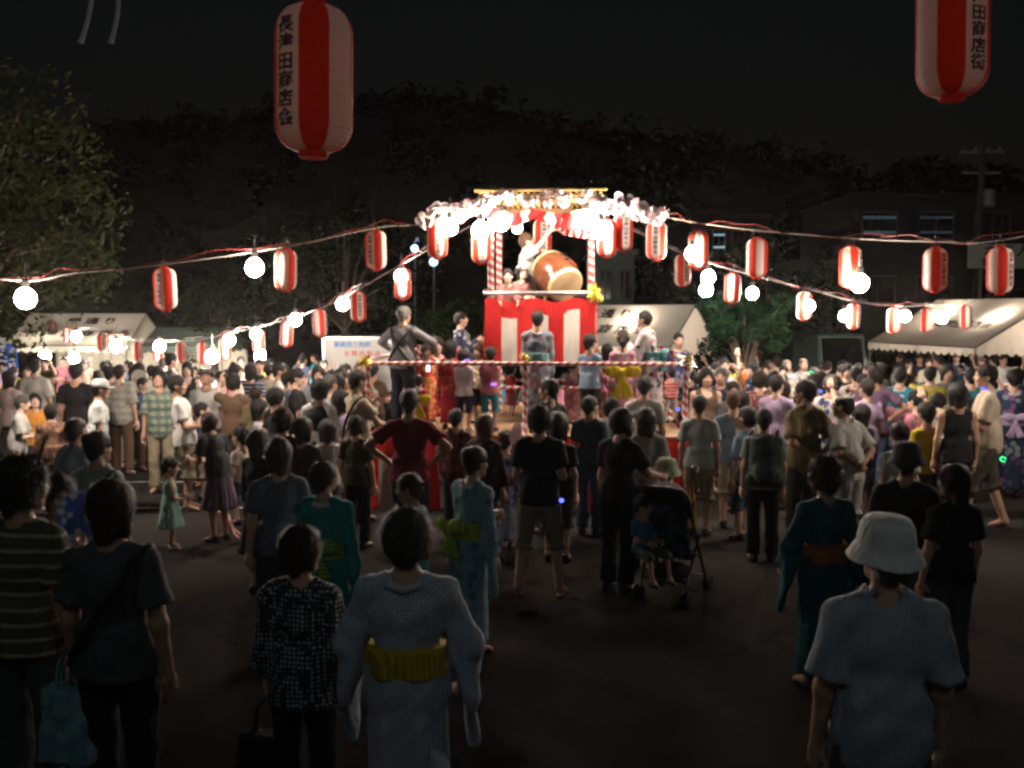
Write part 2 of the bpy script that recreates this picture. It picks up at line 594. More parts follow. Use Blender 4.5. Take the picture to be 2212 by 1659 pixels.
def skeleton(cls, aL, aR, legs, lean, side):
    H, hs, w = CLS[cls]
    k = H / 1.7
    hip = (0.50 if cls in 'aw' else 0.455) * H
    nb = H - 0.262 * hs
    T = nb - hip
    S = dict(H=H, hs=hs, w=w, k=k, hip=hip, nb=nb, T=T, cls=cls)
    cl, sl, cs, ss = math.cos(R(lean)), math.sin(R(lean)), math.cos(R(side)), math.sin(R(side))
    def up(p):      # lean the upper body forward (y) and sideways (x) about the hips
        x, y, z = p[0], p[1], p[2] - hip
        y, z = y * cl + z * sl, -y * sl + z * cl
        x, z = x * cs + z * ss, -x * ss + z * cs
        return np.array((x, y, z + hip))
    S['up'] = up
    sh = 0.168 * w if cls in 'aw' else 0.155 * w
    for s, nm, arm in ((-1, 'L', aL), (1, 'R', aR)):
        p0 = up((s * sh, -0.012 * k, nb - 0.088 * k))
        u, f = ARMS[arm]
        u = vn((u[0] * s, u[1], u[2])); f = vn((f[0] * s, f[1], f[2]))
        e = p0 + u * 0.285 * k; wr = e + f * 0.245 * k
        S['sh' + nm], S['el' + nm], S['wr' + nm], S['fd' + nm] = p0, e, wr, f
    hx = 0.088 * w
    st = {'stand': ((0, 0), (0, 0)), 'wide': ((.09, .02), (.09, -.02)), 'walk': ((.02, .22), (.0, -.2)), 'rest': ((.05, .1), (0, -.03))}
    for i, (s, nm) in enumerate(((-1, 'L'), (1, 'R'))):
        h0 = np.array((s * hx, 0, hip))
        if legs == 'sit':
            kn = h0 + np.array((s * .05, .42 * k, -.02)); an = kn + np.array((0, .05, -.40 * k)); td = np.array((0, 1, 0))
        elif legs == 'kneel':
            kn = h0 + np.array((s * .06, .2 * k, -.3 * k)); an = kn + np.array((0, -.3 * k, -.08)); td = np.array((0, -.6, -.6))
        else:
            dx, dy = st[legs][i]
            an = np.array((s * (hx + .012 + dx), dy * k, 0.075 * k)); kn = (h0 + an) / 2 + np.array((s * .008, .03 + abs(dy) * .1, 0.01))
            td = vn((s * .25, 1, 0))
        S['hp' + nm], S['kn' + nm], S['an' + nm] = h0, kn, an
        S['to' + nm] = an + td * 0.135 * k + np.array((0, 0, -0.045 * k))
    S['neck'] = up((0, -0.012 * k, nb)); S['head'] = up((0, 0.012 * hs, H - 0.118 * hs))
    return S

def torso(S, o=0.0, wide=1.0):
    k, w, T, hip, up = S['k'], S['w'], S['T'], S['hip'], S['up']
    q = lambda x, y, z: tuple(up((x, y, z)))
    f = 0.86 if S['cls'] == 'w' else 1.0
    return [('el', q(0, .004, hip + .67 * T), (.158 * w * wide + o, .108 * k + o, .30 * T + o)),
            ('el', q(0, .008, hip + .36 * T), (.142 * w * wide * f + o, .102 * k + o, .30 * T + o)),
            ('el', q(0, -.006, hip + .08 * T), (.163 * w * wide + o, .118 * k + o, .24 * T + o)),
            ('rc', tuple(S['shL']), tuple(S['shR']), .046 * k + o, .046 * k + o),
            ('rc', q(-.02, -.015, S['nb'] - .02 * k), tuple(S['shL']), .042 * k + o, .04 * k + o * .8),
            ('rc', q(.02, -.015, S['nb'] - .02 * k), tuple(S['shR']), .042 * k + o, .04 * k + o * .8)]

def arms(S, o=0.0, t0=0.0, t1=2.0, r=(.047, .038, .027), cap='rc', extra=0.0):
    """t in [0,1] upper arm, [1,2] forearm"""
    out = []
    k = S['k']
    for s in 'LR':
        a, e, wr = S['sh' + s], S['el' + s], S['wr' + s]
        if t1 <= 1:
            b = a + (e - a) * t1
            out.append((cap, tuple(a), tuple(b), r[0] * k + o, (r[0] + (r[1] - r[0]) * t1) * k + o + extra))
        else:
            out.append(('rc', tuple(a), tuple(e), r[0] * k + o, r[1] * k + o))
            b = e + (wr - e) * (t1 - 1)
            out.append((cap, tuple(e), tuple(b), r[1] * k + o, (r[1] + (r[2] - r[1]) * (t1 - 1)) * k + o + extra))
    return out

def legs_p(S, o=0.0, t1=2.0, cap='rc', extra=0.0, r=(.082, .056, .038)):
    out = []
    k = S['k'] * (0.93 if S['cls'] in 'kt' else 1)
    for s in 'LR':
        a, e, b2 = S['hp' + s], S['kn' + s], S['an' + s]
        if t1 <= 1:
            b = a + (e - a) * t1
            out.append((cap, tuple(a), tuple(b), r[0] * k + o, (r[0] + (r[1] - r[0]) * t1) * k + o + extra))
        else:
            out.append(('rc', tuple(a), tuple(e), r[0] * k + o, r[1] * k + o))
            b = e + (b2 - e) * (t1 - 1)
            out.append((cap, tuple(e), tuple(b), r[1] * k + o, (r[1] + (r[2] - r[1]) * (t1 - 1)) * k + o + extra))
    return out

# -- hands: five fingers, two amounts of curl; x across the palm, z along the fingers, y palm side
def hand_chain(curl):
    ch = [('el', (0, 0, .045), (.042, .017, .052))]
    for x, ln, a0 in ((-.03, .078, .12), (-.010, .088, .04), (.011, .083, -.04), (.031, .066, -.12)):
        p = np.array((x, 0, .082)); ang = curl * 0.45
        for i, fr in enumerate((.45, .32, .25)):
            ang += curl * (0.55 if i else 0.2)
            q = p + ln * fr * np.array((a0 * .6, math.sin(ang), math.cos(ang)))
            ch.append(('rc', tuple(p), tuple(q), .0098 - .001 * i, .0092 - .001 * i)); p = q
    p = np.array((-.032, .004, .02))
    for i, d in enumerate(((-.62, .35, .7), (-.35, .45 + curl * .2, .8))):
        q = p + vn(d) * .036
        ch.append(('rc', tuple(p), tuple(q), .0125 - .0015 * i, .011 - .0015 * i)); p = q
    ch.append(('rc', (0, 0, -.02), (0, 0, .02), .026, .03))
    return ch

def hand_low(curl):
    vs, fs = [], []
    def prism(pts, rx, ry):
        b = len(vs)
        for i, p in enumerate(pts):
            for sx, sy in ((-1, -1), (1, -1), (1, 1), (-1, 1)):
                vs.append((p[0] + sx * rx[i], p[1] + sy * ry[i], p[2]))
        n = len(pts)
        for i in range(n - 1):
            for j in range(4):
                fs.append((b + i * 4 + j, b + i * 4 + (j + 1) % 4, b + i * 4 + 4 + (j + 1) % 4, b + i * 4 + 4 + j))
        fs.append((b, b + 3, b + 2, b + 1)); e = b + (n - 1) * 4
        fs.append((e, e + 1, e + 2, e + 3))
    prism([(0, 0, -.02), (0, 0, .03), (0, 0, .088)], (.024, .04, .04), (.018, .017, .014))
    for x, ln in ((-.031, .07), (-.010, .082), (.011, .077), (.032, .06)):
        prism([(x, 0, .08), (x, ln * .2 * curl, .08 + ln * .55), (x, ln * .55 * curl, .08 + ln * (1 - .35 * curl))], (.0095, .0085, .007), (.009, .008, .006))
    prism([(-.03, .003, .015), (-.058, .014, .045), (-.064, .024, .075)], (.011, .01, .007), (.011, .01, .007))
    return np.array(vs), np.array(fs)
HANDS = {}
def hand(lod, curl):
    key = (lod == 'n', curl)
    if key not in HANDS:
        HANDS[key] = field(hand_chain(curl), .0055, .008) if lod == 'n' else hand_low(curl)
    return HANDS[key]

HEADS = {}
def head(lod):
    if lod in HEADS: return HEADS[lod]
    pr = [('el', (0, -.012, .03), (.075, .094, .086)), ('el', (0, .024, -.035), (.061, .066, .08)),
          ('rc', (-.026, .042, -.088), (.026, .042, -.088), .028, .028), ('rc', (0, .086, .008), (0, .1, -.026), .0085, .0135),
          ('rc', (-.034, .068, .024), (.034, .068, .024), .016, .016), ('el', (.034, .06, -.03), (.026, .026, .026)), ('el', (-.034, .06, -.03), (.026, .026, .026)),
          ('el', (.077, -.012, -.012), (.009, .02, .032)), ('el', (-.077, -.012, -.012), (.009, .02, .032)),
          ('rc', (0, -.022, -.06), (0, -.035, -.16), .05, .053)]
    h = {'n': .0058, 'm': .0098, 'f': .014}[lod]
    v, f = field(pr, h, .018, subs=[(('el', (s * .031, .098, .002), (.017, .014, .01)), .008) for s in (-1, 1)])
    bl = [(v, f, 0)]
    for s in (-1, 1):
        bl.append((*ellipsoid_lo((s * .031, .0795, .003), (.0125, .007, .0065)), 1))
        bl.append((*ellipsoid_lo((s * .033, .0845, .027), (.019, .006, .0045)), 1))
    bl.append((*ellipsoid_lo((0, .0845, -.064), (.021, .009, .0075)), 2))
    HEADS[lod] = bl
    return bl

HAIRS = {}
def hair_mesh(style, lod):
    key = (style, lod)
    if key in HAIRS: return HAIRS[key]
    t = {'short': .013, 'crop': .007, 'bob': .022, 'long': .02, 'bun': .015, 'pony': .015, 'curly': .03, 'messy': .024, 'bald': .006, 'puff': .026, 'twin': .015}[style]
    pr = [('el', (0, -.016, .034), (.076 + t, .096 + t, .088 + t))]
    if style in ('bob', 'long', 'puff', 'curly', 'messy'):
        z = {'bob': -.10, 'long': -.1, 'puff': -.06, 'curly': -.05, 'messy': -.06}[style]
        for s in (-1, 1):
            pr.append(('rc', (s * .068, -.02, .03), (s * .07, -.022, z), .036, .026))
        pr.append(('rc', (0, -.06, .0), (0, -.06, z), .066, .055))
    else:
        pr.append(('rc', (0, -.055, .0), (0, -.058, -.055), .062, .045))
    if style == 'long':
        pr += [('el', (0, -.085, -.16), (.085, .034, .19)), ('el', (.05, -.06, -.13), (.035, .04, .14)), ('el', (-.05, -.06, -.13), (.035, .04, .14))]
    if style == 'bun':
        pr.append(('el', (0, -.1, .085), (.046, .044, .044)))
    if style == 'pony':
        pr += [('rc', (0, -.115, .06), (0, -.155, -.02), .026, .032), ('rc', (0, -.155, -.02), (0, -.14, -.14), .032, .012)]
    if style == 'twin':
        for s in (-1, 1): pr.append(('el', (s * .08, -.04, .09), (.036, .036, .036)))
    face = [(('el', (0, .105, -.052), (.07, .085, .098)), .01)]
    if style in ('short', 'crop', 'bald', 'bun', 'pony', 'twin'):
        face += [(('el', (s * .088, .02, -.03), (.03, .045, .05)), .01) for s in (-1, 1)]
    if style == 'bald':
        face.append((('el', (0, .02, .14), (.075, .09, .062)), .02))
    h = {'n': .0075, 'm': .0115, 'f': .016}[lod]
    wr = {'curly': .011, 'messy': .009, 'puff': .006}.get(style, .003)
    v, f = field(pr, h, .025, subs=face)
    ph = 30.0 if style in ('curly', 'messy') else 14.0
    # fine clumps along the surface
    nrm = v - np.array((0, -.016, .02)); nrm /= np.linalg.norm(nrm, axis=1)[:, None] + 1e-9
    th = np.arctan2(v[:, 0], v[:, 1] + .016)
    dd = wr * (np.sin(ph * th + 40 * v[:, 2]) + .7 * np.sin(2.3 * ph * th - 55 * v[:, 2] + 1) + .6 * np.sin(70 * v[:, 2] + 5 * th)) / 2
    v = (v + nrm * dd[:, None]).astype(np.float32)
    bl = [(v, f, 0)]
    ns = {'n': 3600, 'm': 420, 'f': 0}[lod]
    if ns and style not in ('bald',):
        rg = np.random.RandomState(len(style) * 7 + 3)
        i = rg.randint(0, len(v), ns)
        p, nn = v[i], nrm[i]
        dn = np.array((0, -.15, -1.0)) - nn * (nn @ np.array((0, -.15, -1.0)))[:, None]
        lift = {'curly': .9, 'messy': .8, 'short': .45, 'puff': .45}.get(style, .25)
        d = dn + nn * lift + rg.normal(0, .28 if style in ('curly', 'messy') else .14, (ns, 3))
        d /= np.linalg.norm(d, axis=1)[:, None]
        ln = rg.uniform(.016, .05, ns) * (1.25 if style in ('curly', 'messy') else 1)
        sd = np.cross(d, nn); sd /= np.linalg.norm(sd, axis=1)[:, None] + 1e-9
        wd = {'n': .0016, 'm': .003}[lod]
        q0 = p - nn * .004
        V = np.concatenate([q0 - sd * wd, q0 + sd * wd, q0 + d * ln[:, None]])
        F = np.stack([np.arange(ns), np.arange(ns) + ns, np.arange(ns) + 2 * ns], 1)
        bl.append((V, F, 0))
    me = np_mesh("hair", bl)
    HAIRS[key] = me
    return me

def hairmat(key, col, gloss=0.5):
    if key in MATS: return MATS[key]
    m, N, L, out = mat_new("hair_" + key)
    p = N.new("ShaderNodeBsdfPrincipled")
    tc = N.new("ShaderNodeTexCoord").outputs["Object"]
    mp = N.new("ShaderNodeMapping"); mp.inputs["Scale"].default_value = (9, 9, 1.2); L.new(tc, mp.inputs[0])
    n = nnoise(N, L, mp.outputs[0], 14, 5, 0.7)
    L.new(nmix(N, L, n, tuple(c * .5 for c in col), tuple(c * 1.6 for c in col)), p.inputs["Base Color"])
    p.inputs["Roughness"].default_value = gloss
    p.inputs["Specular IOR Level"].default_value = 0.3
    L.new(nbump(N, L, n, 1.0, 0.02), p.inputs["Normal"])
    L.new(p.outputs[0], out.inputs[0])
    MATS[key] = m
    return m
HAIRC = {'black': (.012, .010, .010), 'dark': (.022, .015, .011), 'brown': (.06, .03, .016), 'auburn': (.13, .05, .02), 'grey': (.2, .19, .18), 'salt': (.075, .07, .066), 'white': (.5, .48, .46)}
SKIN = {'light': (.62, .40, .30), 'mid': (.52, .31, .21), 'tan': (.40, .22, .14), 'pale': (.68, .46, .36)}

BODIES, GARM = {}, {}
def rotm(yaw, pitch, roll=0.0):
    return np.array((Matrix.Rotation(-R(yaw), 3, 'Z') @ Matrix.Rotation(-R(pitch), 3, 'X') @ Matrix.Rotation(R(roll), 3, 'Y')))

def body_mesh(S, key, lod, yaw, pitch, curl):
    kk = key + (lod, yaw, pitch, curl)
    if kk in BODIES: return BODIES[kk]
    pr = torso(S) + arms(S) + legs_p(S) + [('rc', tuple(S['neck'] - np.array((0, 0, .03))), tuple(S['head'] + np.array((0, -.02, -.06))), .055 * S['hs'], .05 * S['hs'])]
    for s in 'LR':
        pr += [('rc', tuple(S['an' + s]), tuple(S['to' + s]), .036 * S['k'], .026 * S['k'])]
    v, f = field(pr, VOX[lod] * (1.15 if lod != 'n' else 1), .03)
    bl = [(v, f, 0)]
    M = rotm(yaw, pitch) * S['hs']
    for hv, hf, hm in head(lod):
        bl.append((hv @ M.T + S['head'], hf, hm))
    hv, hf = hand(lod, curl)
    for s, sg in (('L', 1), ('R', -1)):
        z = S['fd' + s]
        y = vn(np.array((sg * 1.0, .35, 0)) - z * (np.array((sg * 1.0, .35, 0)) @ z))   # palm faces the body
        x = np.cross(y, z)
        B = np.stack([x if s == 'L' else -x, y, z], 1) * (S['k'] ** 0.7)
        q = hv.copy()
        ff = hf if s == 'L' else hf[:, ::-1]
        bl.append((q @ B.T + S['wr' + s], ff, 0))
    me = np_mesh("body", bl)
    BODIES[kk] = me
    return me

def garment(S, key, kind, lod):
    kk = key + (kind, lod)
    if kk in GARM: return GARM[kk]
    k, w, T, hip, up, nb = S['k'], S['w'], S['T'], S['hip'], S['up'], S['nb']
    h = VOX[lod]
    q = lambda x, y, z: tuple(up((x, y, z)))
    upn = up((0, 0, hip + 1)) - up((0, 0, hip))
    neck = [(('rc', tuple(S['neck'] + upn * .0), tuple(S['neck'] + upn * .2), .066 * S['hs'], .085 * S['hs']), .012)]
    scoop = [(('el', q(0, .1, nb - .03), (.085 * w + .0, .09, .085)), .012)]
    def hem(z):
        p = up((0, 0, z)); return (tuple(-upn), float(-upn @ p))
    wr = {'n': .008, 'm': .007, 'f': 0}[lod] * min(1, k + .1)
    sd = (hash(kk[0:3].__repr__()) % 97) / 9.0 if False else (sum(ord(c) for c in repr(kk)) % 97) / 9.0
    drape = ('cone', (0, 0, 0), hip - .03, hip + .38 * T, .193 * w + .006, .165 * w, .77, .02, 7) if abs(S['lean']) + abs(S['side']) < 4 else ('el', q(0, 0, hip + .12 * T), (.192 * w, .148 * k, .5 * T))
    if kind == 'tee':
        v = field(torso(S, .014) + [drape] + arms(S, .013 * k, t1=.66, cap='rcc', extra=.024 * k), h, .022, [hem(hip - .02)], neck, wr, sd)
    elif kind == 'shirt':
        v = field(torso(S, .018, 1.04) + [('el', q(0, 0, hip + .16 * T), (.19 * w, .145 * k, .52 * T))] + arms(S, .016 * k, t1=.82, cap='rcc', extra=.034 * k)
                  + [('rc', tuple(S['neck'] + np.array((-.05, .02, .0)) * S['hs']), tuple(S['neck'] + np.array((.05, .02, .0)) * S['hs']), .035, .035),
                     ('rc', tuple(S['neck'] + np.array((-.045, -.04, .02)) * S['hs']), tuple(S['neck'] + np.array((.045, -.04, .02)) * S['hs']), .028, .028)],
                  h, .02, [hem(hip - .06)], neck, wr * 1.2, sd)
    elif kind == 'long':
        v = field(torso(S, .016) + [drape] + arms(S, .016 * k, t1=1.93, cap='rcc', extra=.008), h, .02, [hem(hip - .03)], neck, wr, sd)
    elif kind == 'blouse':
        v = field(torso(S, .02, 1.05) + [('cone', (0, 0, 0), hip - .09, hip + .4 * T, .215 * w, .16 * w, .78, .04, 9)] + arms(S, .03 * k, t1=1.62, cap='rcc', extra=.03 * k), h, .025, [hem(hip - .09)], neck, wr * 1.3, sd)
    elif kind == 'tank':
        v = field(torso(S, .011) + [drape], h, .02, [hem(hip - .03)], neck + scoop + [(('el', tuple(S['sh' + s] + np.array((sg * .035, 0, .02))), (.05 * k, .085, .075)), .01) for s, sg in (('L', -1), ('R', 1))], wr * .7, sd)
    elif kind == 'trousers':
        v = field([torso(S, .009)[2]] + legs_p(S, .016 * k, t1=1.96, cap='rcc', extra=.022 * k), h, .02, [(tuple(upn), float(upn @ up((0, 0, hip + .24 * T))))], (), wr, sd)
    elif kind == 'shorts':
        v = field([torso(S, .009)[2]] + legs_p(S, .022 * k, t1=1.12, cap='rcc', extra=.035 * k), h, .02, [(tuple(upn), float(upn @ up((0, 0, hip + .24 * T))))], (), wr, sd)
    elif kind == 'skirt':
        v = field([('cone', (0, 0, 0), hip * .52, hip + .26 * T, .27 * w, .145 * w, .8, .07, 9)], h, .02, (), (), wr * .5, sd)
    elif kind == 'dress':
        v = field(torso(S, .013) + [('cone', (0, 0, 0), hip * .5, hip + .36 * T, .27 * w, .15 * w, .82, .06, 9)], h, .03, (), neck + scoop + [(('el', tuple(S['sh' + s] + np.array((sg * .04, 0, .02))), (.05 * k, .085, .07)), .01) for s, sg in (('L', -1), ('R', 1))], wr, sd)
    elif kind in ('yukata', 'happi'):
        pr = torso(S, .02, 1.05)
        if kind == 'yukata':
            zb = min(S['anL'][2], S['anR'][2]) + .05 * k
            pr += [('cone', (0, .0, 0), zb, hip + .3 * T, .165 * w + .02, .185 * w, .84, .03, 5)]
            if S['legs'] == 'walk': pr += legs_p(S, .03, t1=1.8)
        else:
            pr += [('cone', (0, .0, 0), hip - .16 * k, hip + .3 * T, .2 * w, .18 * w, .8, .02, 5)]
        drop = (.36 if kind == 'yukata' else .17) * k
        for s, sg in (('L', -1), ('R', 1)):
            a, e, wv = S['sh' + s], S['el' + s], S['wr' + s]
            b = e + (wv - e) * (.72 if kind == 'yukata' else .3)
            dn = np.array((sg * .10, -.02, -1.0)) * drop
            pr += [('rc', tuple(a), tuple(e), .062 * k, .062 * k), ('rc', tuple(e), tuple(b), .062 * k, .066 * k)]
            m = e * .8 + a * .2
            pr += [('tri', tuple(m), tuple(b), tuple(b + dn), .022), ('tri', tuple(m), tuple(b + dn), tuple(m + dn * .92), .022), ('tri', tuple(a), tuple(m), tuple(m + dn * .75), .034), ('tri', tuple(a * .7 + m * .3), tuple(m + dn * .8), tuple(a * .55 + m * .45 + dn * .62), .034)]
        nk = [(('rc', tuple(S['neck'] + upn * .01), tuple(S['neck'] + upn * .2), .075 * S['hs'], .1 * S['hs']), .012), (('el', q(0, .13, nb - .02), (.045, .08, .12)), .01), (('el', q(0, -.12, nb + .015), (.06, .07, .06)), .012)]
        v = field(pr, h, .025, (), nk, wr * 1.1, sd)
    elif kind == 'obi':
        z0, z1 = hip + .2 * T, hip + .43 * T
        v = field([('cone', (0, .0, 0), z0, z1, .184 * w + .006, .176 * w + .006, .86)], h * .8, .01, [], (), wr * .6, sd)
    elif kind in ('bow', 'bigbow'):
        z = hip + .36 * T; b = 1.45 if kind == 'bigbow' else 1.0
        y = -(.178 * w + .012) * .86 - .02
        pr = [('rc', (0, y, z + .02), (0, y, z - .05), .035 * b, .03 * b)]
        for s in (-1, 1):
            pr += [('el', (s * .085 * b, y - .01, z + .03), (.085 * b, .03, .055 * b)), ('tri', (0, y, z), (s * .1 * b, y - .01, z - .2 * b), (s * .02, y - .01, z - .22 * b), .012)]
        v = field(pr, h * .8, .015, [], (), .003, sd)
    elif kind == 'collar':
        pt = [(0, .135 * k, nb - .2 * k), (.035, .125 * k, nb - .11 * k), (.07, .06 * k, nb - .05 * k), (.082, -.02, nb - .03 * k), (.055, -.085 * k, nb - .045 * k), (0, -.108 * k, nb - .055 * k)]
        pt = [(x * S['hs'], y, z) for x, y, z in pt]
        pt = pt + [(-x, y, z) for x, y, z in reversed(pt[:-1])]
        pr = [('rc', q(*a), q(*b2), .017, .017) for a, b2 in zip(pt, pt[1:])]
        v = field(pr, .009, .012)
    elif kind == 'vest':
        v = field(torso(S, .03)[:3], h, .03, [hem(hip + .04)], neck, wr, sd)
    else:
        raise KeyError(kind)
    me = np_mesh(kind, [(v[0], v[1], 0)])
    GARM[kk] = me
    return me

SHOES = {}
def shoe_mesh(kind):
    if kind not in SHOES:
        if kind == 'sandal':
            b = MB()
            n = 12; pts = []
            for i in range(n):
                t = 2 * math.pi * i / n
                pts.append((.04 * math.cos(t) * (1 + .15 * math.sin(t)), .05 + .125 * math.sin(t)))
            vs = [(x, y, z) for z in (-.078, -.055) for x, y in pts]
            b.add(vs, [(i, (i + 1) % n, n + (i + 1) % n, n + i) for i in range(n)] + [tuple(reversed(range(n))), tuple(range(n, 2 * n))])
            b.tube([(-.035, .05, -.06), (0, .1, -.02), (.035, .05, -.06)], .007, 6)
            me = bpy.data.meshes.new("sandal"); me.from_pydata(b.v, [], b.f); me.update()
            SHOES[kind] = me
        else:
            v, f = field([('rc', (0, -.03, -.035), (0, .11, -.05), .042, .033), ('rc', (0, -.02, -.03), (0, -.02, .01), .042, .044)], .014, .03, [((0, 0, -1), .075), ((0, 0, 1), .02)])
            SHOES[kind] = np_mesh("shoe", [(v, f, 0)])
    return SHOES[kind]

HATS = {}
def hat_mesh(kind, lod):
    key = kind
    if key in HATS: return HATS[key]
    b = MB()
    if kind == 'bucket':
        pr = [(.0, .135), (.05, .134), (.082, .125), (.096, .10), (.103, .06), (.106, .035), (.108, .03), (.122, .01), (.138, -.02), (.140, -.024), (.135, -.024), (.119, .004), (.105, .022), (.1, .03)]
        b.lathe(pr, 36)
        for i, p in enumerate(b.v):
            th = math.atan2(p[1], p[0]); rr = math.hypot(p[0], p[1])
            wv = .010 * max(0, (rr - .11) / .06) * (math.sin(2 * th + .6) + .6 * math.sin(5 * th))
            b.v[i] = (p[0], p[1] * 1.12 - .012, p[2] + wv + .012)
    elif kind == 'cap':
        pr = [(0, .135), (.05, .13), (.085, .105), (.097, .06), (.099, .03), (.094, .03)]
        b.lathe(pr, 24)
        b.v = [(p[0] * .95, p[1] * 1.12 - .012, p[2]) for p in b.v]
        n = 10; vs = []
        for i in range(n + 1):
            a = R(20 + 140 * i / n)
            vs += [(.09 * math.cos(a), .1 * math.sin(a) - .01, .036), (.1 * math.cos(a), .1 + .085 * math.sin(a) - .02, .022)]
            vs += [(.09 * math.cos(a), .1 * math.sin(a) - .01, .031), (.1 * math.cos(a), .1 + .085 * math.sin(a) - .02, .017)]
        fs = []
        for i in range(n):
            o = i * 4
            fs += [(o, o + 1, o + 5, o + 4), (o + 2, o + 6, o + 7, o + 3), (o + 1, o + 3, o + 7, o + 5)]
        b.add(vs, fs)
    elif kind == 'band':
        pr = [(.092, .045), (.096, .06), (.094, .078), (.088, .078), (.088, .045), (.092, .045)]
        b.lathe(pr, 24)
        b.v = [(p[0] * .95, p[1] * 1.1 - .015, p[2] + (p[1]) * .15) for p in b.v]
    me = bpy.data.meshes.new(kind); me.from_pydata(b.v, [], b.f)
    me.polygons.foreach_set("use_smooth", [True] * len(b.f)); me.update()
    HATS[key] = me
    return me

eye_m = simple("eye_dark", (.015, .012, .012), .3)
lip_m = simple("lip", (.42, .16, .13), .45)
def skinmat(t):
    return simple("skin_" + t, SKIN[t], .48, spec=.35, vary=.08, scale=20)

GNAMES = {'tee': 't_shirt', 'shirt': 'shirt', 'long': 'long_sleeved_shirt', 'blouse': 'blouse', 'tank': 'tank_top', 'trousers': 'trousers',
          'shorts': 'shorts', 'skirt': 'skirt', 'dress': 'dress', 'yukata': 'yukata', 'happi': 'happi_coat', 'obi': 'obi_sash', 'bow': 'obi_bow', 'bigbow': 'obi_bow', 'vest': 'vest', 'collar': 'collar'}
PEOPLE = []
def person(u, v, Y, face, label, wear, cls='a', hair=('short', 'black'), arm=('down', 'down'), legs='stand', lean=0, side=0,
           look=(0, 0), skin='light', shoe=None, hat=None, base=None, group=None, H=None, curl=0.6, w=1.0, lod=None):
    """u, v: the top of the head in the photograph; Y: distance; face: heading, 0 = away from the camera, 90 = to the right.
    wear: list of (garment, material)"""
    top = at(u, v, Y)
    ground = gz(Y) if base is None else base
    S_H = CLS[cls][0]
    hgt = H or (top.z - ground - (.045 if hat and hat[0] == 'bucket' else .022))
    lim = {'a': (1.5, 1.88), 'w': (1.38, 1.72), 'k': (1.0, 1.48), 't': (.72, 1.15)}[cls]
    cl = min(max(hgt, lim[0]), lim[1])
    if abs(cl - hgt) > .05 and H is None:
        pass
    lod = lod or ('n' if Y < 7.2 else ('m' if Y < 14.2 else 'f'))
    key = (cls, arm, legs, lean, side)
    S = skeleton(cls, arm[0], arm[1], legs, lean, side)
    S['legs'], S['lean'], S['side'] = legs, lean, side
    sm = skinmat(skin)
    body = mobj("person", body_mesh(S, key, lod, look[0], look[1], curl), [sm, eye_m, lip_m], None, True)
    sc = cl / S_H
    body.location = (top.x, Y, ground)
    body.rotation_euler = (0, 0, -R(face))
    body.scale = (sc * w, sc * w, sc)
    tag(body, label, "person", group)
    for g, m in wear:
        mobj(GNAMES[g], garment(S, key, g, lod), m, body, True)
    hm = Matrix.Translation(Vector(S['head'])) @ Matrix(rotm(*look).tolist()).to_4x4() @ Matrix.Scale(S['hs'], 4)
    if hair:
        ho = mobj("hair", hair_mesh(hair[0], lod), hairmat(hair[1], HAIRC[hair[1]]), body, True)
        ho.matrix_local = hm
    if hat:
        ho = mobj({'bucket': 'bucket_hat', 'cap': 'cap', 'band': 'headband'}[hat[0]], hat_mesh(hat[0], lod), hat[1], body, True)
        ho.matrix_local = hm
    if shoe is None and Y < 14.5:
        shoe = ('shoe', (.05, .05, .055))
    if shoe:
        for s in 'LR':
            d = S['to' + s] - S['an' + s]
            o = mobj(shoe[0], shoe_mesh(shoe[0]), cloth(shoe[1], rough=.6), body, True)
            o.matrix_local = Matrix.Translation(Vector(S['an' + s])) @ Matrix.Rotation(-math.atan2(d[0], d[1]), 4, 'Z') @ Matrix.Scale(S['k'], 4)
    body["_S"] = 0
    del body["_S"]
    PEOPLE.append((body, S, sc))
    return body, S
# ---------------------------------------------------------------- ground
def asphalt():
    m, N, L, out = mat_new("asphalt")
    p = N.new("ShaderNodeBsdfPrincipled")
    tc = N.new("ShaderNodeTexCoord").outputs["Object"]
    a = nnoise(N, L, tc, 0.5, 6, .6); b = nnoise(N, L, tc, 60, 3, .7)
    c = nmix(N, L, a, (.018, .0165, .0158), (.037, .0335, .032))
    c = nmix(N, L, nmath(N, L, 'MULTIPLY', b, .5), c, (.062, .056, .053))
    grit = nmath(N, L, 'GREATER_THAN', nnoise(N, L, tc, 95, 1, .5), .74)
    c = nmix(N, L, nmath(N, L, 'MULTIPLY', grit, .7), c, (.12, .11, .105))
    stain = nmath(N, L, 'GREATER_THAN', nnoise(N, L, tc, 1.7, 3, .6), .62)
    c = nmix(N, L, nmath(N, L, 'MULTIPLY', stain, .25), c, (.006, .006, .006))
    L.new(c, p.inputs["Base Color"])
    L.new(nmath(N, L, 'ADD', nmath(N, L, 'MULTIPLY', a, .2), .68), p.inputs["Roughness"])
    p.inputs["Specular IOR Level"].default_value = .0
    L.new(nbump(N, L, b, .7, .012), p.inputs["Normal"])
    L.new(p.outputs[0], out.inputs[0])
    return m
ASPH = asphalt()
ys = [-30, -5, 0, 5, 10, 13, 16, 19, 22, 26, 30, 35, 40, 50, 60, 90, 200, 600, 1200]
xs = [-900, -200, -60, -30, -15, -8, -4, 0, 4, 8, 15, 30, 60, 200, 900]
gv = [(x, y, gz(y)) for y in ys for x in xs]
nx = len(xs)
gf = [(j * nx + i, j * nx + i + 1, (j + 1) * nx + i + 1, (j + 1) * nx + i) for j in range(len(ys) - 1) for i in range(nx - 1)]
g_o = mobj("ground", np_mesh("ground", [(gv, gf, 0)], False), ASPH)
tag(g_o, kind="structure", label="dark worn asphalt of the parking lot under the crowd")

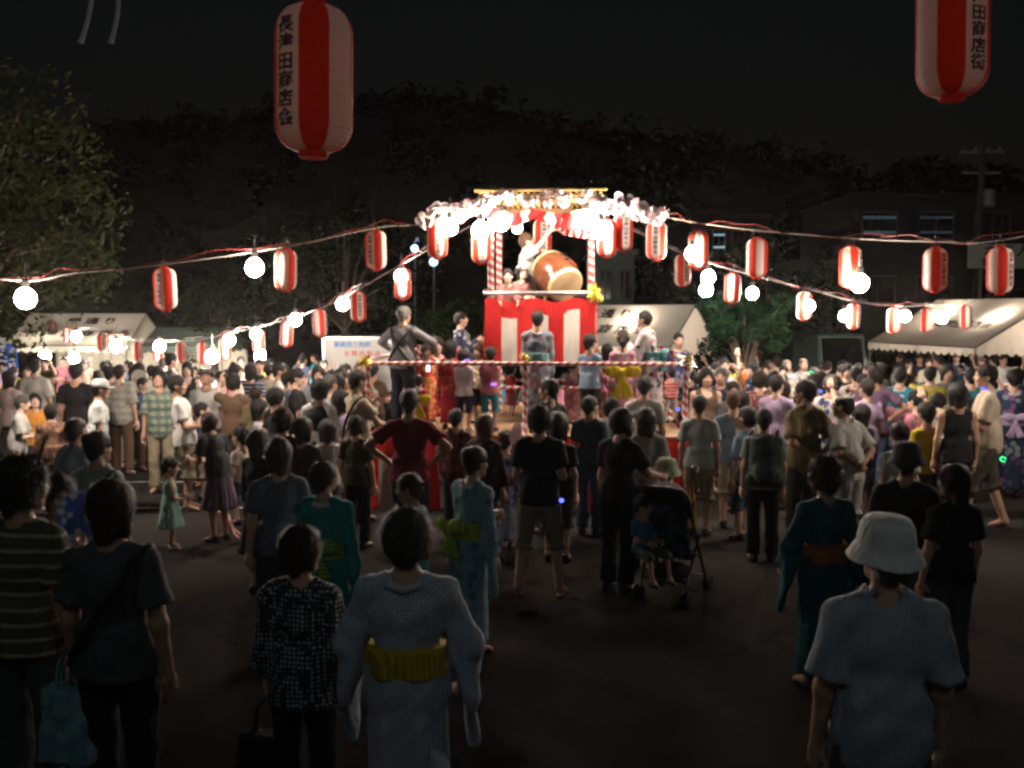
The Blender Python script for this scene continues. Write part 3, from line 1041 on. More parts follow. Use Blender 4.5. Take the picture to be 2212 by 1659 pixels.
# parking bay lines, each a worn strip of paint 4 mm above the asphalt
def worn_paint():
    m, N, L, out = mat_new("worn_paint")
    p = N.new("ShaderNodeBsdfPrincipled")
    tc = N.new("ShaderNodeTexCoord").outputs["Object"]
    n = nnoise(N, L, tc, 9, 6, .7)
    f = nmath(N, L, 'GREATER_THAN', n, .42)
    L.new(nmix(N, L, f, (.08, .075, .07), (.62, .6, .56)), p.inputs["Base Color"])
    p.inputs["Roughness"].default_value = .7
    L.new(p.outputs[0], out.inputs[0])
    return m
PAINT = worn_paint()
def strip(name, a, b, w, mat, parent=None, lift=.004, n=6):
    a, b = Vector(a), Vector(b)
    d = (b - a).normalized(); s = Vector((-d.y, d.x, 0)) * w / 2
    vs, fs = [], []
    for i in range(n + 1):
        p = a + (b - a) * i / n
        for q in (p - s, p + s):
            vs.append((q.x, q.y, gz(q.y) + lift))
    fs = [(2 * i, 2 * i + 1, 2 * i + 3, 2 * i + 2) for i in range(n)]
    return mobj(name, np_mesh(name, [(vs, fs, 0)], False), mat, parent)
for y in (12.72, 15.05, 17.35, 19.6, 21.9):
    o = strip("parking_line", (-6.6, y, 0), (-2.6, y + .05, 0), .09, PAINT, g_o)
strip("parking_line", (-6.65, 12.7, 0), (-6.65, 24, 0), .09, PAINT, g_o)
# cable on the ground
b = MB()
for off in (0, .055):
    pts = []
    for i in range(15):
        t = i / 14
        x, y = -3.72 + t * 1.15 + off, 12.6 - t * 2.4
        x += .05 * math.sin(t * 7 + off * 20)
        pts.append((x, y, gz(y) + .016))
    b.tube(pts, .014, 6)
o = b.build("power_cable", simple("cable_pink", (.42, .22, .2), .5), None, True)
tag(o, "pair of pale pinkish cables lying across the asphalt", "cable")

# ---------------------------------------------------------------- vegetation
def leaves(centers, rad, n, size, seed, flat=.8):
    rg = np.random.RandomState(seed)
    centers = np.asarray(centers, dtype=float); rad = np.asarray(rad, dtype=float)
    wts = rad.mean(1) ** 2; wts /= wts.sum()
    ci = rg.choice(len(centers), n, p=wts)
    d = rg.normal(size=(n, 3)); d /= np.linalg.norm(d, axis=1)[:, None]
    r = rg.uniform(.35, 1, n) ** .45
    P = centers[ci] + d * r[:, None] * rad[ci]
    a = rg.normal(size=(n, 3)); a[:, 2] *= flat; a /= np.linalg.norm(a, axis=1)[:, None]
    bq = np.cross(a, rg.normal(size=(n, 3))); bq /= np.linalg.norm(bq, axis=1)[:, None]
    s = size * rg.uniform(.6, 1.3, n)[:, None]
    V = np.stack([P - a * s, P + bq * s * .45, P + a * s, P - bq * s * .45], 1).reshape(-1, 3)
    F = np.arange(4 * n).reshape(-1, 4)
    return V, F

BARK = simple("bark", (.09, .065, .045), .9, bump=.02, scale=6)
def tree(name, x, y, trunk_r, trunk_h, cr_c, cr_r, nclump, nleaf, lsize, mat, label, seed, group=None):
    z = gz(y)
    root = empty(name, (x, y, z), label, "tree", group)
    rg = random.Random(seed)
    b = MB()
    top = Vector((cr_c[0] * .4, cr_c[1] * .4, trunk_h))
    b.tube([(0, 0, -.1), (0.02, 0, trunk_h * .3), tuple(top * .75), tuple(top)], [trunk_r * 1.3, trunk_r, trunk_r * .85, trunk_r * .7], 10)
    cs, rs = [], []
    for i in range(nclump):
        t = rg.uniform(0, 2 * math.pi); ph = math.acos(rg.uniform(-.75, 1)); rr = rg.uniform(.45, .92)
        c = Vector((cr_c[0] + cr_r[0] * rr * math.sin(ph) * math.cos(t), cr_c[1] + cr_r[1] * rr * math.sin(ph) * math.sin(t), cr_c[2] + cr_r[2] * rr * math.cos(ph)))
        k = rg.uniform(.17, .34) * min(cr_r)
        cs.append(c); rs.append((k * 1.25, k * 1.25, k * .85))
        if i % 2 == 0:
            m = top.lerp(c, .5) + Vector((0, 0, .15 * cr_r[2]))
            b.tube([tuple(top * .95), tuple(m), tuple(c)], [trunk_r * .45, trunk_r * .25, trunk_r * .08], 6)
    b.build("trunk", BARK, root, True)
    V, F = leaves([tuple(c) for c in cs], rs, nleaf, lsize, seed)
    mobj("crown", np_mesh("crown", [(V, F, 0)], False), mat, root)
    return root
LEAF = leafmat("leaf_green", (.014, .021, .007), (.035, .04, .014))
LEAF2 = leafmat("leaf_dark", (.008, .02, .006), (.02, .036, .012))
tree("broadleaf_tree", -9.6, 17.5, .2, 2.6, (.1, 0, 3.9), (3.2, 3.0, 2.8), 70, 9500, .08, LEAF, "tall leafy tree rising above the crowd at the edge of the lot", 3)
tree("round_tree", -1.35, 27.0, .12, 1.6, (0, 0, 2.0), (1.25, 1.2, 1.35), 40, 5200, .06, LEAF2, "round clipped tree behind the stage platform", 5, "dark trees behind the stage")
tree("round_tree", -11.4, 39.0, .15, 1.8, (0, 0, 2.7), (2.1, 2.0, 1.9), 40, 4500, .09, LEAF2, "dim round tree rising behind the tent with two rows of lettering", 6, "dark trees behind the stage")
tree("leafy_tree", 4.7, 20.6, .1, 1.5, (0, 0, 2.35), (1.0, .9, 1.0), 34, 4200, .06, leafmat("leaf_vivid", (.005, .022, .008), (.014, .042, .012)), "small green tree lit by the bluish bulb right of the stage", 8, "dark trees behind the stage")
tree("dark_tree", 8.0, 33.0, .2, 2.4, (0, 0, 3.6), (3.6, 2.6, 2.2), 50, 5200, .1, LEAF2, "dark spreading tree behind the dancers right of the stage", 9, "dark trees behind the stage")
tree("dark_tree", -6.2, 38.0, .2, 2.6, (0, 0, 4.2), (3.4, 2.4, 2.6), 50, 5000, .1, LEAF2, "dark tree behind the white delivery truck", 10, "dark trees behind the stage")

# ---------------------------------------------------------------- wooded hill
RIDGE = [(-400, 330), (-150, 300), (0, 285), (120, 262), (220, 242), (330, 214), (480, 204), (600, 199), (740, 186), (850, 178), (1000, 170), (1070, 172), (1130, 190), (1200, 220),
         (1300, 246), (1390, 240), (1450, 264), (1600, 275), (1730, 290), (1830, 318), (1900, 334), (2000, 312), (2100, 330), (2212, 356), (2500, 380), (2800, 400)]
def ridge_z(x, Y):
    u = 1106 + x / Y * 2200
    for (a, va), (c, vc) in zip(RIDGE, RIDGE[1:]):
        if a <= u <= c:
            return at(u, va + (vc - va) * (u - a) / (c - a), Y).z
    return at(u, 360, Y).z
HY = 92.0
hx = np.linspace(-110, 110, 89); hy = np.linspace(52, 150, 30)
hv = []
rg = random.Random(4)
for y in hy:
    for x in hx:
        t = (y - 52) / (HY - 52)
        f = t * t * (3 - 2 * t) if t < 1 else max(.35, 1 - .25 * (t - 1))
        xx = x * HY / max(y, 60)
        hv.append((x, y, gz(y) - .3 + (ridge_z(xx, HY) - 2.2 + 1.3) * f + rg.uniform(-.3, .3)))
nxh = len(hx)
hf = [(j * nxh + i, j * nxh + i + 1, (j + 1) * nxh + i + 1, (j + 1) * nxh + i) for j in range(len(hy) - 1) for i in range(nxh - 1)]
hill = mobj("hill", np_mesh("hill", [(hv, hf, 0)]), simple("hill_soil", (.02, .025, .015), .95))
tag(hill, "dark hillside rising behind the festival lot", kind="structure")
def hill_z(x, y):
    t = (y - 52) / (HY - 52)
    f = t * t * (3 - 2 * t) if t < 1 else max(.35, 1 - .25 * (t - 1))
    return gz(y) - .3 + (ridge_z(x * HY / max(y, 60), HY) - .9) * f
cs, rs = [], []
for i in range(620):
    if i < 260:
        x, y = rg.uniform(-75, 75), HY + rg.uniform(-4, 3)
    else:
        y = rg.uniform(58, 92); x = rg.uniform(-.72, .72) * y
    z0 = hill_z(x, y)
    k = rg.uniform(.8, 2.2)
    con = rg.random() < .28
    hgt = k * (1.6 if con else 1.0)
    ztop = (z0 + .5 + rg.uniform(-.6, .5)) if i < 260 else z0 + 1.6
    for j in range(5 if con else 6):
        t = j / 5
        if con:
            rr = k * .55 * (1 - t * .9) + .1
            cs.append((x, y, ztop - hgt + t * hgt * 1.35)); rs.append((rr, rr, hgt * .25))
        else:
            cs.append((x + rg.uniform(-.7, .7) * k, y + rg.uniform(-.7, .7) * k, ztop - hgt * .5 + rg.uniform(-.5, .45) * k)); rs.append((k * .6, k * .6, k * .5))
V, F = leaves(cs, rs, 62000, .3, 11, .6)
fo = mobj("forest", np_mesh("forest", [(V, F, 0)], False), leafmat("leaf_night", (.006, .009, .005), (.014, .02, .009)))
tag(fo, "dense dark woodland covering the hill behind the lot", "forest", kind="stuff")

# ---------------------------------------------------------------- bulbs
GL, SOCK = [], simple("socket_black", (.02, .02, .02), .4)
def globe():
    if not GL:
        b = MB()
        pr = [(0.0, -.082), (.034, -.076), (.062, -.054), (.078, -.022), (.08, .008), (.07, .04), (.05, .066), (.026, .084)]
        b.lathe(pr, 14)
        me = bpy.data.meshes.new("glass_globe"); me.from_pydata(b.v, [], b.f)
        me.polygons.foreach_set("use_smooth", [True] * len(b.f)); me.update(); GL.append(me)
        b = MB(); b.lathe([(.027, .08), (.03, .085), (.03, .15), (.012, .16), (0, .16)], 10); b.tube([(0, 0, .15), (.005, 0, .3)], .006, 5)
        me = bpy.data.meshes.new("socket"); me.from_pydata(b.v, [], b.f); me.update(); GL.append(me)
    return GL
WARM = emit("bulb_warm", (1.0, .80, .62), BULB)
WHITE = emit("bulb_white", (1.0, .84, .71), BULB)
TOWER = emit("bulb_tower", (1.0, .84, .71), BULB * .56)
TOWERW = emit("bulb_tower_warm", (1.0, .76, .55), BULB * .55)
COOL = emit("bulb_cool", (.6, .9, 1.0), BULB * .4)
FILLC = emit("bulb_added_fill", (.8, .95, 1.0), BULB * .07)  # dim cool emission for the added fill bulbs
def bulb(p, label, mat=None, s=1.0, group="bare bulbs on the lantern strings"):
    r = empty("light_bulb", p, label, "light bulb", group)
    s *= 1.28
    r.scale = (s, s, s)
    g = globe()
    mobj("glass_globe", g[0], mat or WHITE, r, True)
    mobj("socket", g[1], SOCK, r, True)
    return r

# ---------------------------------------------------------------- lanterns
PAPER_R = simple("paper_red", (.56, .034, .018), .6, spec=.15, vary=.12, scale=7, bump=.003, translucent=.62, tcol=(.6, .055, .025))
PAPER_W = simple("paper_white", (.78, .73, .66), .6, spec=.15, vary=.1, scale=7, bump=.003, translucent=.58, tcol=(.8, .68, .56))
INK = simple("ink_black", (.015, .015, .018), .6)
BLACK_PL = simple("black_plastic", (.02, .018, .018), .4)
def lantern_profile(nr):
    P = []
    zt, zb, Rm = .245, -.245, .1325
    for i in range(nr + 1):
        t = i / nr
        z = zt + (zb - zt) * t
        e = min(t, 1 - t) * 2
        s = min(1.0, e / .42)
        r = .05 + (Rm - .05) * math.sqrt(max(0, 1 - (1 - s) ** 2.2))
        P.append((r, z))
    return P
LAN = {}
def lantern_meshes(lod):
    if lod in LAN: return LAN[lod]
    nr, seg = (132, 64) if lod == 'n' else (44, 40)
    base = lantern_profile(nr)
    ph = 4 if lod == 'n' else 2
    prof = [(r + (.0016 if lod == 'n' else .0012) * math.cos(2 * math.pi * i / ph), z) for i, (r, z) in enumerate(base)]
    vs, fs, ms = [], [], []
    for r, z in prof:
        for k in range(seg):
            a = 2 * math.pi * k / seg
            vs.append((r * math.cos(a), r * math.sin(a), z))
    per = seg // 8
    for i in range(nr):
        for k in range(seg):
            fs.append((i * seg + k, (i + 1) * seg + k, (i + 1) * seg + (k + 1) % seg, i * seg + (k + 1) % seg))
            ms.append(((k + per // 2) // per) % 2)
    shell = np_mesh("paper_shell", [(vs, fs, np.array(ms))])
    b = MB(); b.lathe([(0, .268), (.042, .268), (.05, .262), (.052, .24), (.046, .24)], 24); top = b
    mt = bpy.data.meshes.new("top_ring"); mt.from_pydata(b.v, [], b.f); mt.update()
    b = MB(); b.lathe([(.046, -.24), (.052, -.24), (.05, -.262), (.044, -.268), (.03, -.268), (0, -.262)], 24)
    mb_ = bpy.data.meshes.new("bottom_ring"); mb_.from_pydata(b.v, [], b.f); mb_.update()
    b = MB(); b.tube([(-.05, 0, .28), (-.03, 0, .33), (0, 0, .35), (.03, 0, .33), (.05, 0, .28)], .0035, 5); b.tube([(0, 0, .35), (0, 0, .40)], .003, 5)
    mh = bpy.data.meshes.new("hook"); mh.from_pydata(b.v, [], b.f); mh.update()
    ml = {}
    for txt in ("長津田商店会", "長津田商店街"):
        v, f = glyph_mesh("\n".join(txt), .064, .028, 1.0)
        bl = []
        for ang in (0.0, math.pi):
            bl = []
            q = v.copy()
            zc = q[:, 1] * .96
            rr = np.interp(-zc, [-z for r, z in base], [r for r, z in base]) + .0035
            a = ang + q[:, 0] * 1.12 / .1325
            bl.append((np.stack([rr * np.cos(a), rr * np.sin(a), zc], 1), f, 0))
            ml.setdefault(txt, []).append(np_mesh("lettering", bl, False))
    LAN[lod] = (shell, mt, mb_, mh, ml)
    return LAN[lod]
def lantern(p, label, turn, tilt=(0, 0), s=1.0, txt="長津田商店会", lod='m', group="striped paper lanterns on the strings", lit=False):
    r = empty("paper_lantern", p, label, "lantern", group)
    r.rotation_euler = (R(tilt[0]), R(tilt[1]), R(turn))
    r.scale = (s, s, s)
    sh, mt, mb_, mh, ml = lantern_meshes(lod)
    mobj("paper_shell", sh, [PAPER_W, PAPER_R], r)
    mobj("top_ring", mt, PAPER_R, r); mobj("bottom_ring", mb_, PAPER_R, r)
    mobj("hook", mh, SOCK, r); [mobj("lettering", q_, INK, r) for q_ in ml[txt]]
    return r
ROPE = simple("rope_white", (.36, .33, .29), .8)
CABLE = simple("cable_red", (.22, .02, .02), .4)
def festoon(label, pts, n=10, wob=.02, seed=1):
    """a rope through the points with a red cable wound loosely about it"""
    root = empty("lantern_string", pts[0], label, "rope")
    P = [Vector(p) for p in pts]
    out = []
    for i in range(len(P) - 1):
        a0, a1, a2, a3 = P[max(i - 1, 0)], P[i], P[i + 1], P[min(i + 2, len(P) - 1)]
        for j in range(n):
            t = j / n
            out.append(.5 * ((2 * a1) + (a2 - a0) * t + (2 * a0 - 5 * a1 + 4 * a2 - a3) * t * t + (3 * a1 - a0 - 3 * a2 + a3) * t ** 3))
    out.append(P[-1])
    o0 = P[0]
    rg = random.Random(seed)
    b = MB(); b.tube([p - o0 for p in out], .0055, 6); b.build("rope", ROPE, root, True)
    q = []
    for i, p in enumerate(out):
        a = i * 1.1
        q.append(p - o0 + Vector((wob * .5 * math.cos(a), wob * .5 * math.sin(a), .035 + .035 * math.sin(i * .37 + seed) + wob * math.sin(a))))
    b = MB(); b.tube(q, .0045, 6); b.build("power_cable", CABLE, root, True)
    return root
# ---------------------------------------------------------------- the stage with its drum tower
DECK, UPPER, RAIL1, RAIL2, ROOF = .95, 1.98, 1.84, 2.73, 4.0
SX, SY, SROT = .30, 14.55, -R(4)
SG = gz(SY)
def stg(x, y, z):
    """stage coordinates -> world"""
    return Vector((SX + x * math.cos(SROT) - y * math.sin(SROT), SY + x * math.sin(SROT) + y * math.cos(SROT), z))
TAPE = spiral("tape_pole", (.55, .03, .04), (.72, .68, .62), .11)
TAPEX = spiral("tape_rail", (.55, .03, .04), (.72, .68, .62), .105, 0)
WOOD = simple("deck_wood", (.30, .17, .085), .65, vary=.35, scale=3.5, bump=.004)
WOOD2 = simple("beam_wood", (.22, .12, .055), .7, vary=.3, scale=4, bump=.004)
STEEL = simple("scaffold_steel", (.35, .34, .33), .4, metal=.8, vary=.2)
DKWOOD = simple("dark_timber", (.05, .04, .03), .8)
stage = empty("festival_stage", (SX, SY, 0), "wooden festival stage with drum tower and red and white taped railings", "stage", rz=SROT)
HW = 1.97
# deck planks
b = MB(); b.box((0, 0, 0), (2 * HW, .188, .035))
pm = bpy.data.meshes.new("plank"); pm.from_pydata(b.v, [], b.f); pm.update()
for i in range(20):
    o = mobj("plank", pm, WOOD, stage)
    o.location = (rnd.uniform(-.006, .006), -1.905 + i * .2, DECK - .0175 + rnd.uniform(-.002, .002))
b = MB()
for y in (-1.9, 0, 1.9): b.box((0, y, DECK - .1), (2 * HW - .04, .07, .12))
for x in (-1.9, -.95, 0, .95, 1.9): b.box((x, 0, DECK - .22), (.07, 3.9, .1))
b.build("joist_frame", DKWOOD, stage)
for x in (-1.88, -.63, .63, 1.88):
    for y in (-1.86, 0, 1.86):
        b = MB(); b.tube([(x, y, SG - .12), (x, y, DECK - .27)], .028, 8); b.build("support_post", STEEL, stage, True)
def pole(name, a, bq, r, mat, n=12):
    """a taped pole; its local z (or x) runs along it"""
    a, bq = Vector(a), Vector(bq)
    ln = (bq - a).length
    m = MB()
    if abs((bq - a).normalized().z) > .7:
        m.tube([(0, 0, 0), (0, 0, ln)], r, n)
    else:
        m.tube([(0, 0, 0), (ln, 0, 0)], r, n)
    o = m.build(name, mat, stage, True)
    o.location = a
    if abs((bq - a).normalized().z) <= .7:
        o.rotation_euler = (0, 0, math.atan2(bq.y - a.y, bq.x - a.x))
    return o
for x in (-HW, 0, HW):
    for y in (-1.97, 1.97):
        pole("railing_post", (x, y, DECK - .1), (x, y, RAIL1 + .1), .03, TAPE)
for x in (-HW, HW): pole("railing_post", (x, 0, DECK - .1), (x, 0, RAIL1 + .1), .03, TAPE)
for y in (-2.005, 2.005): pole("top_rail", (-HW - .1, y, RAIL1), (HW + .1, y, RAIL1), .026, TAPEX)
for x in (-HW - .035, HW + .035): pole("top_rail", (x, -HW - .1, RAIL1 + .03), (x, HW + .1, RAIL1 + .03), .026, TAPEX)
# tower
TX, TH = .14, .68
for sx in (-1, 1):
    for sy in (-1, 1):
        pole("tower_post", (TX + sx * TH, sy * TH, DECK), (TX + sx * TH, sy * TH, ROOF), .042, TAPE)
for sy in (-1, 1):
    pole("tower_rail", (TX - TH - .1, sy * (TH + .07), RAIL2), (TX + TH + .1, sy * (TH + .07), RAIL2), .028, STEEL)
    pole("tower_brace", (TX - TH, sy * (TH + .06), DECK + .5), (TX + TH, sy * (TH + .06), DECK + .5), .022, TAPEX)
for sx in (-1, 1):
    pole("tower_rail", (TX + sx * (TH + .07), -TH - .1, RAIL2 + .03), (TX + sx * (TH + .07), TH + .1, RAIL2 + .03), .028, STEEL)
b = MB(); b.box((0, 0, 0), (2 * TH + .2, .165, .03)); pm2 = bpy.data.meshes.new("plank"); pm2.from_pydata(b.v, [], b.f); pm2.update()
for i in range(9):
    o = mobj("plank", pm2, WOOD, stage); o.location = (TX, -.7 + i * .175, UPPER - .015)
b = MB()
for y in (-.6, 0, .6): b.box((TX, y, UPPER - .09), (2 * TH + .1, .06, .11))
b.build("floor_joist", DKWOOD, stage)
# slatted roof of bamboo poles on beams
b = MB()
for y in (-.76, .76): b.box((TX, y, ROOF - .03), (2 * TH + .34, .06, .07))
for x in (-.74, .74): b.box((TX + x, 0, ROOF - .1), (.06, 2 * TH + .24, .06))
b.build("roof_beam", WOOD2, stage)
BAMB = simple("bamboo", (.42, .26, .09), .5, vary=.25, scale=5)
for i in range(21):
    x = TX - .8 + i * .08
    b = MB(); b.tube([(x, -.88 + rnd.uniform(-.02, .02), ROOF + .035), (x, .88, ROOF + .035 + rnd.uniform(-.005, .008))], .026, 7)
    b.build("bamboo_pole", BAMB, stage, True)
b = MB()
for k, y in enumerate((-.9, -.3, .3, .9)): b.tube([(TX - .88, y, ROOF + .085), (TX + .88, y, ROOF + .09)], .022, 7)
b.build("bamboo_batten", BAMB, stage, True)

# ---------------------------------------------------------------- red and white curtains
CURT_R, CURT_W = cloth((.58, .025, .025), trans=.2), cloth((.74, .69, .63), trans=.2)
def curtain(label, a, bq, z1, z0, nst, first=0, band=.2, rip=.02, sag=.0, seed=0, group="red and white festival curtains"):
    a, bq = Vector(a), Vector(bq)
    d = bq - a; ln = d.length; d.normalize(); nrm = Vector((d.y, -d.x, 0))
    nu, nv = nst * 6, 30
    vs, fs, ms = [], [], []
    for j in range(nv + 1):
        t = j / nv
        for i in range(nu + 1):
            s = i / nu
            w = rip * (.3 + t) * (math.sin(s * ln * 9 + seed) + .6 * math.sin(s * ln * 21 + seed * 2 + t * 2))
            zz = z1 + (z0 - z1) * t - sag * (1 - t) * (.5 + .5 * math.sin(s * ln * 11 + seed)) + .008 * math.sin(s * 17 + seed)
            p = a + d * (ln * s) + nrm * w
            vs.append((p.x - a.x, p.y - a.y, zz - z0))
    for j in range(nv):
        for i in range(nu):
            fs.append((j * (nu + 1) + i, j * (nu + 1) + i + 1, (j + 1) * (nu + 1) + i + 1, (j + 1) * (nu + 1) + i))
            white = ((i // 6) + first) % 2 == 1 and (j + .5) / nv > band - .05 + .13 * abs(math.sin(i / nu * ln * 1.9 + seed))
            ms.append(1 if white else 0)
    o = mobj("festival_curtain", np_mesh("festival_curtain", [(vs, fs, np.array(ms))]), [CURT_R, CURT_W])
    o.location = (a.x, a.y, z0)
    return tag(o, label, "curtain", group)
f = HW + .045
curtain("long red and white curtain hung along the front of the stage deck", stg(-f, -2.06, 0), stg(f, -2.06, 0), DECK - .03, SG + .07, 21, 0, .22, .02, .02, 1)
curtain("red and white curtain along the side of the deck toward the tents with lettering", stg(-f - .05, 2.0, 0), stg(-f - .05, -2.03, 0), DECK - .03, SG + .07, 20, 0, .22, .02, .02, 2)
curtain("red and white curtain along the deck side toward the scalloped tent", stg(f + .05, -2.03, 0), stg(f + .05, 2.0, 0), DECK - .03, SG + .07, 20, 0, .22, .02, .02, 3)
t_ = TH + .13
curtain("red topped curtain across the front of the drum tower below its steel rail", stg(TX - .735, -t_, 0), stg(TX + .735, -t_, 0), RAIL2 - .06, 1.77, 7, 0, .2, .03, .07, 4)
curtain("narrow side curtain of the drum tower facing the suspenders man", stg(TX - .745, t_, 0), stg(TX - .745, -t_ + .01, 0), RAIL2 - .06, 1.77, 7, 0, .2, .022, .06, 5)
curtain("side curtain of the drum tower facing the scalloped tent", stg(TX + .745, -t_ + .01, 0), stg(TX + .745, t_, 0), RAIL2 - .06, 1.77, 7, 0, .2, .022, .06, 6)
# red and white bunting draped under the roof front
def swag(label, pts, dep, seed):
    P = [Vector(p) for p in pts]
    n = 40; vs, fs, ms = [], [], []
    for i in range(n + 1):
        s = i / n * (len(P) - 1); k = min(int(s), len(P) - 2); p = P[k].lerp(P[k + 1], s - k)
        sag = .10 * math.sin(math.pi * (s - k))
        for j in range(7):
            t = j / 6
            dd = dep * (.65 + .35 * abs(math.sin(s * 2.1 + seed)))
            vs.append((p.x + .02 * math.sin(i * 1.1 + j), p.y + .035 * math.sin(i * .9 + t * 2), p.z - sag - dd * t))
    for i in range(n):
        for j in range(6):
            fs.append((i * 7 + j, (i + 1) * 7 + j, (i + 1) * 7 + j + 1, i * 7 + j + 1))
            ms.append(1 if (i // 3) % 3 == 2 else 0)
    o = mobj("bunting", np_mesh("bunting", [(vs, fs, np.array(ms))]), [CURT_R, CURT_W])
    return tag(o, label, "bunting")
swag("red and white cloth swagged under the front of the bamboo roof", [stg(TX - .72, -.8, 3.93), stg(TX - .1, -.86, 3.86), stg(TX + .72, -.8, 3.9)], .2, 1)
swag("red striped cloth flap hanging from the roof corner by the taped posts", [stg(TX + .2, -.82, 3.78), stg(TX + .66, -.8, 3.66)], .2, 2)

# ---------------------------------------------------------------- paper cherry blossoms
def blossom_mesh(seed):
    rg = random.Random(seed); vs, fs, ms = [], [], []
    for i in range(14):
        th = rg.uniform(0, 2 * math.pi); ph = math.acos(rg.uniform(-.9, .95))
        d = Vector((math.sin(ph) * math.cos(th), math.sin(ph) * math.sin(th), math.cos(ph)))
        a = d.orthogonal().normalized(); c = d.cross(a); r = rg.uniform(.8, 1.05)
        bl = []
        for u_, w_ in ((.15, .25), (.55, .75), (.95, .75), (1.12, .3)):
            for sg in (-1, 1):
                p = d * u_ * r + (a * sg * w_ * .62) + c * (.25 * u_ * u_ - .1)
                bl.append(p * .105)
        k = len(vs); vs += [tuple(p) for p in bl]
        fs += [(k, k + 1, k + 3, k + 2), (k + 2, k + 3, k + 5, k + 4), (k + 4, k + 5, k + 7, k + 6)]
        ms += [1 if rg.random() < .6 else 0, 0, rg.choice((0, 0, 1))]
    return np_mesh("blossom", [(vs, fs, np.array(ms))])
PET = [simple("petal_white", (.9, .80, .80), .6, translucent=.5), simple("petal_pink", (.85, .30, .45), .6, translucent=.5)]
BLM = [blossom_mesh(s) for s in range(4)]
TWIG = simple("twig", (.12, .07, .05), .8)
def garland(label, a, bq, n, spread, sag=.0, s=1.0):
    a, bq = Vector(a), Vector(bq)
    r = empty("blossom_garland", a, label, "garland", "paper cherry blossom garlands on the tower roof")
    b = MB(); b.tube([(0, 0, 0), tuple((bq - a) * .5 - Vector((0, 0, sag * .5))), tuple(bq - a - Vector((0, 0, sag)))], .011, 6); b.build("branch", TWIG, r, True)
    for i in range(n):
        t = (i + .5) / n
        p = (bq - a) * t - Vector((0, 0, sag * t * t)) + Vector((rnd.uniform(-.5, .5), rnd.uniform(-.6, .6), rnd.uniform(-.5, .5))) * spread
        o = mobj("blossom", BLM[i % 4], PET, r); o.location = p
        o.rotation_euler = (rnd.uniform(0, 6), rnd.uniform(0, 6), rnd.uniform(0, 6)); k = s * rnd.uniform(.75, 1.2); o.scale = (k, k, k)
    return r
garland("blossom branch reaching out over the lantern left of the drum tower", at(1060, 440, 13.75), at(905, 474, 13.45), 26, .17, .02)
garland("blossom branch reaching out over the lanterns right of the drum tower", at(1285, 436, 13.75), at(1437, 466, 13.4), 26, .17, .02)
garland("sparse blossoms strung along the front edge of the bamboo roof", stg(TX - .75, -.93, 3.97), stg(TX + .75, -.93, 3.98), 20, .14, .0, .7)

# ---------------------------------------------------------------- tinsel pom-poms at the railing corners
GOLD = [simple("tinsel_gold", (.75, .48, .06), .3, metal=.5), simple("tinsel_silver", (.8, .8, .78), .22, metal=.9), simple("tinsel_yellow", (.78, .58, .05), .5)]
def tinsel(p, label, s=1.0, mats=(0, 2), n=70):
    rg = random.Random(int(p.x * 100)); vs, fs, ms = [], [], []
    for i in range(n):
        d = Vector((rg.gauss(0, 1), rg.gauss(0, 1), rg.gauss(0, 1))).normalized(); a = d.orthogonal().normalized() * rg.uniform(.006, .014)
        l1, l2 = rg.uniform(.04, .07), rg.uniform(.08, .14); c = d.cross(a)
        k = len(vs)
        for q in (Vector() - a, Vector() + a, d * l1 + a + c * .6, d * l1 - a + c * .6, d * l2 + a * .4 - Vector((0, 0, .03)), d * l2 - a * .4 - Vector((0, 0, .03))):
            vs.append(tuple(q * s))
        fs += [(k, k + 1, k + 2, k + 3), (k + 3, k + 2, k + 4, k + 5)]; m = rg.choice(mats); ms += [m, m]
    o = mobj("tinsel_pompom", np_mesh("tinsel_pompom", [(vs, fs, np.array(ms))], False), GOLD); o.location = p
    return tag(o, label, "decoration", "tinsel pom-poms tied to the stage rails")
tinsel(stg(-HW - .02, -2.07, RAIL1 + .04), "gold tinsel pom-pom on the stage rail corner below the suspenders man", .75)
tinsel(stg(HW + .02, -2.05, RAIL1 + .06), "gold and silver tinsel pom-pom on the stage rail corner by the scalloped tent", .95, (0, 1, 1))
tinsel(stg(TX + TH + .05, -TH - .12, RAIL2 + .03), "yellow tinsel bow on the corner of the drum tower rail", 1.1)
tinsel(stg(0, -2.06, RAIL1 + .1), "small yellow tinsel tuft on the middle post of the stage railing", .55)
tinsel(stg(HW + .06, -1.3, RAIL1 + .05), "silver tinsel pom-pom behind the stage rail corner", .9, (1,), 60)

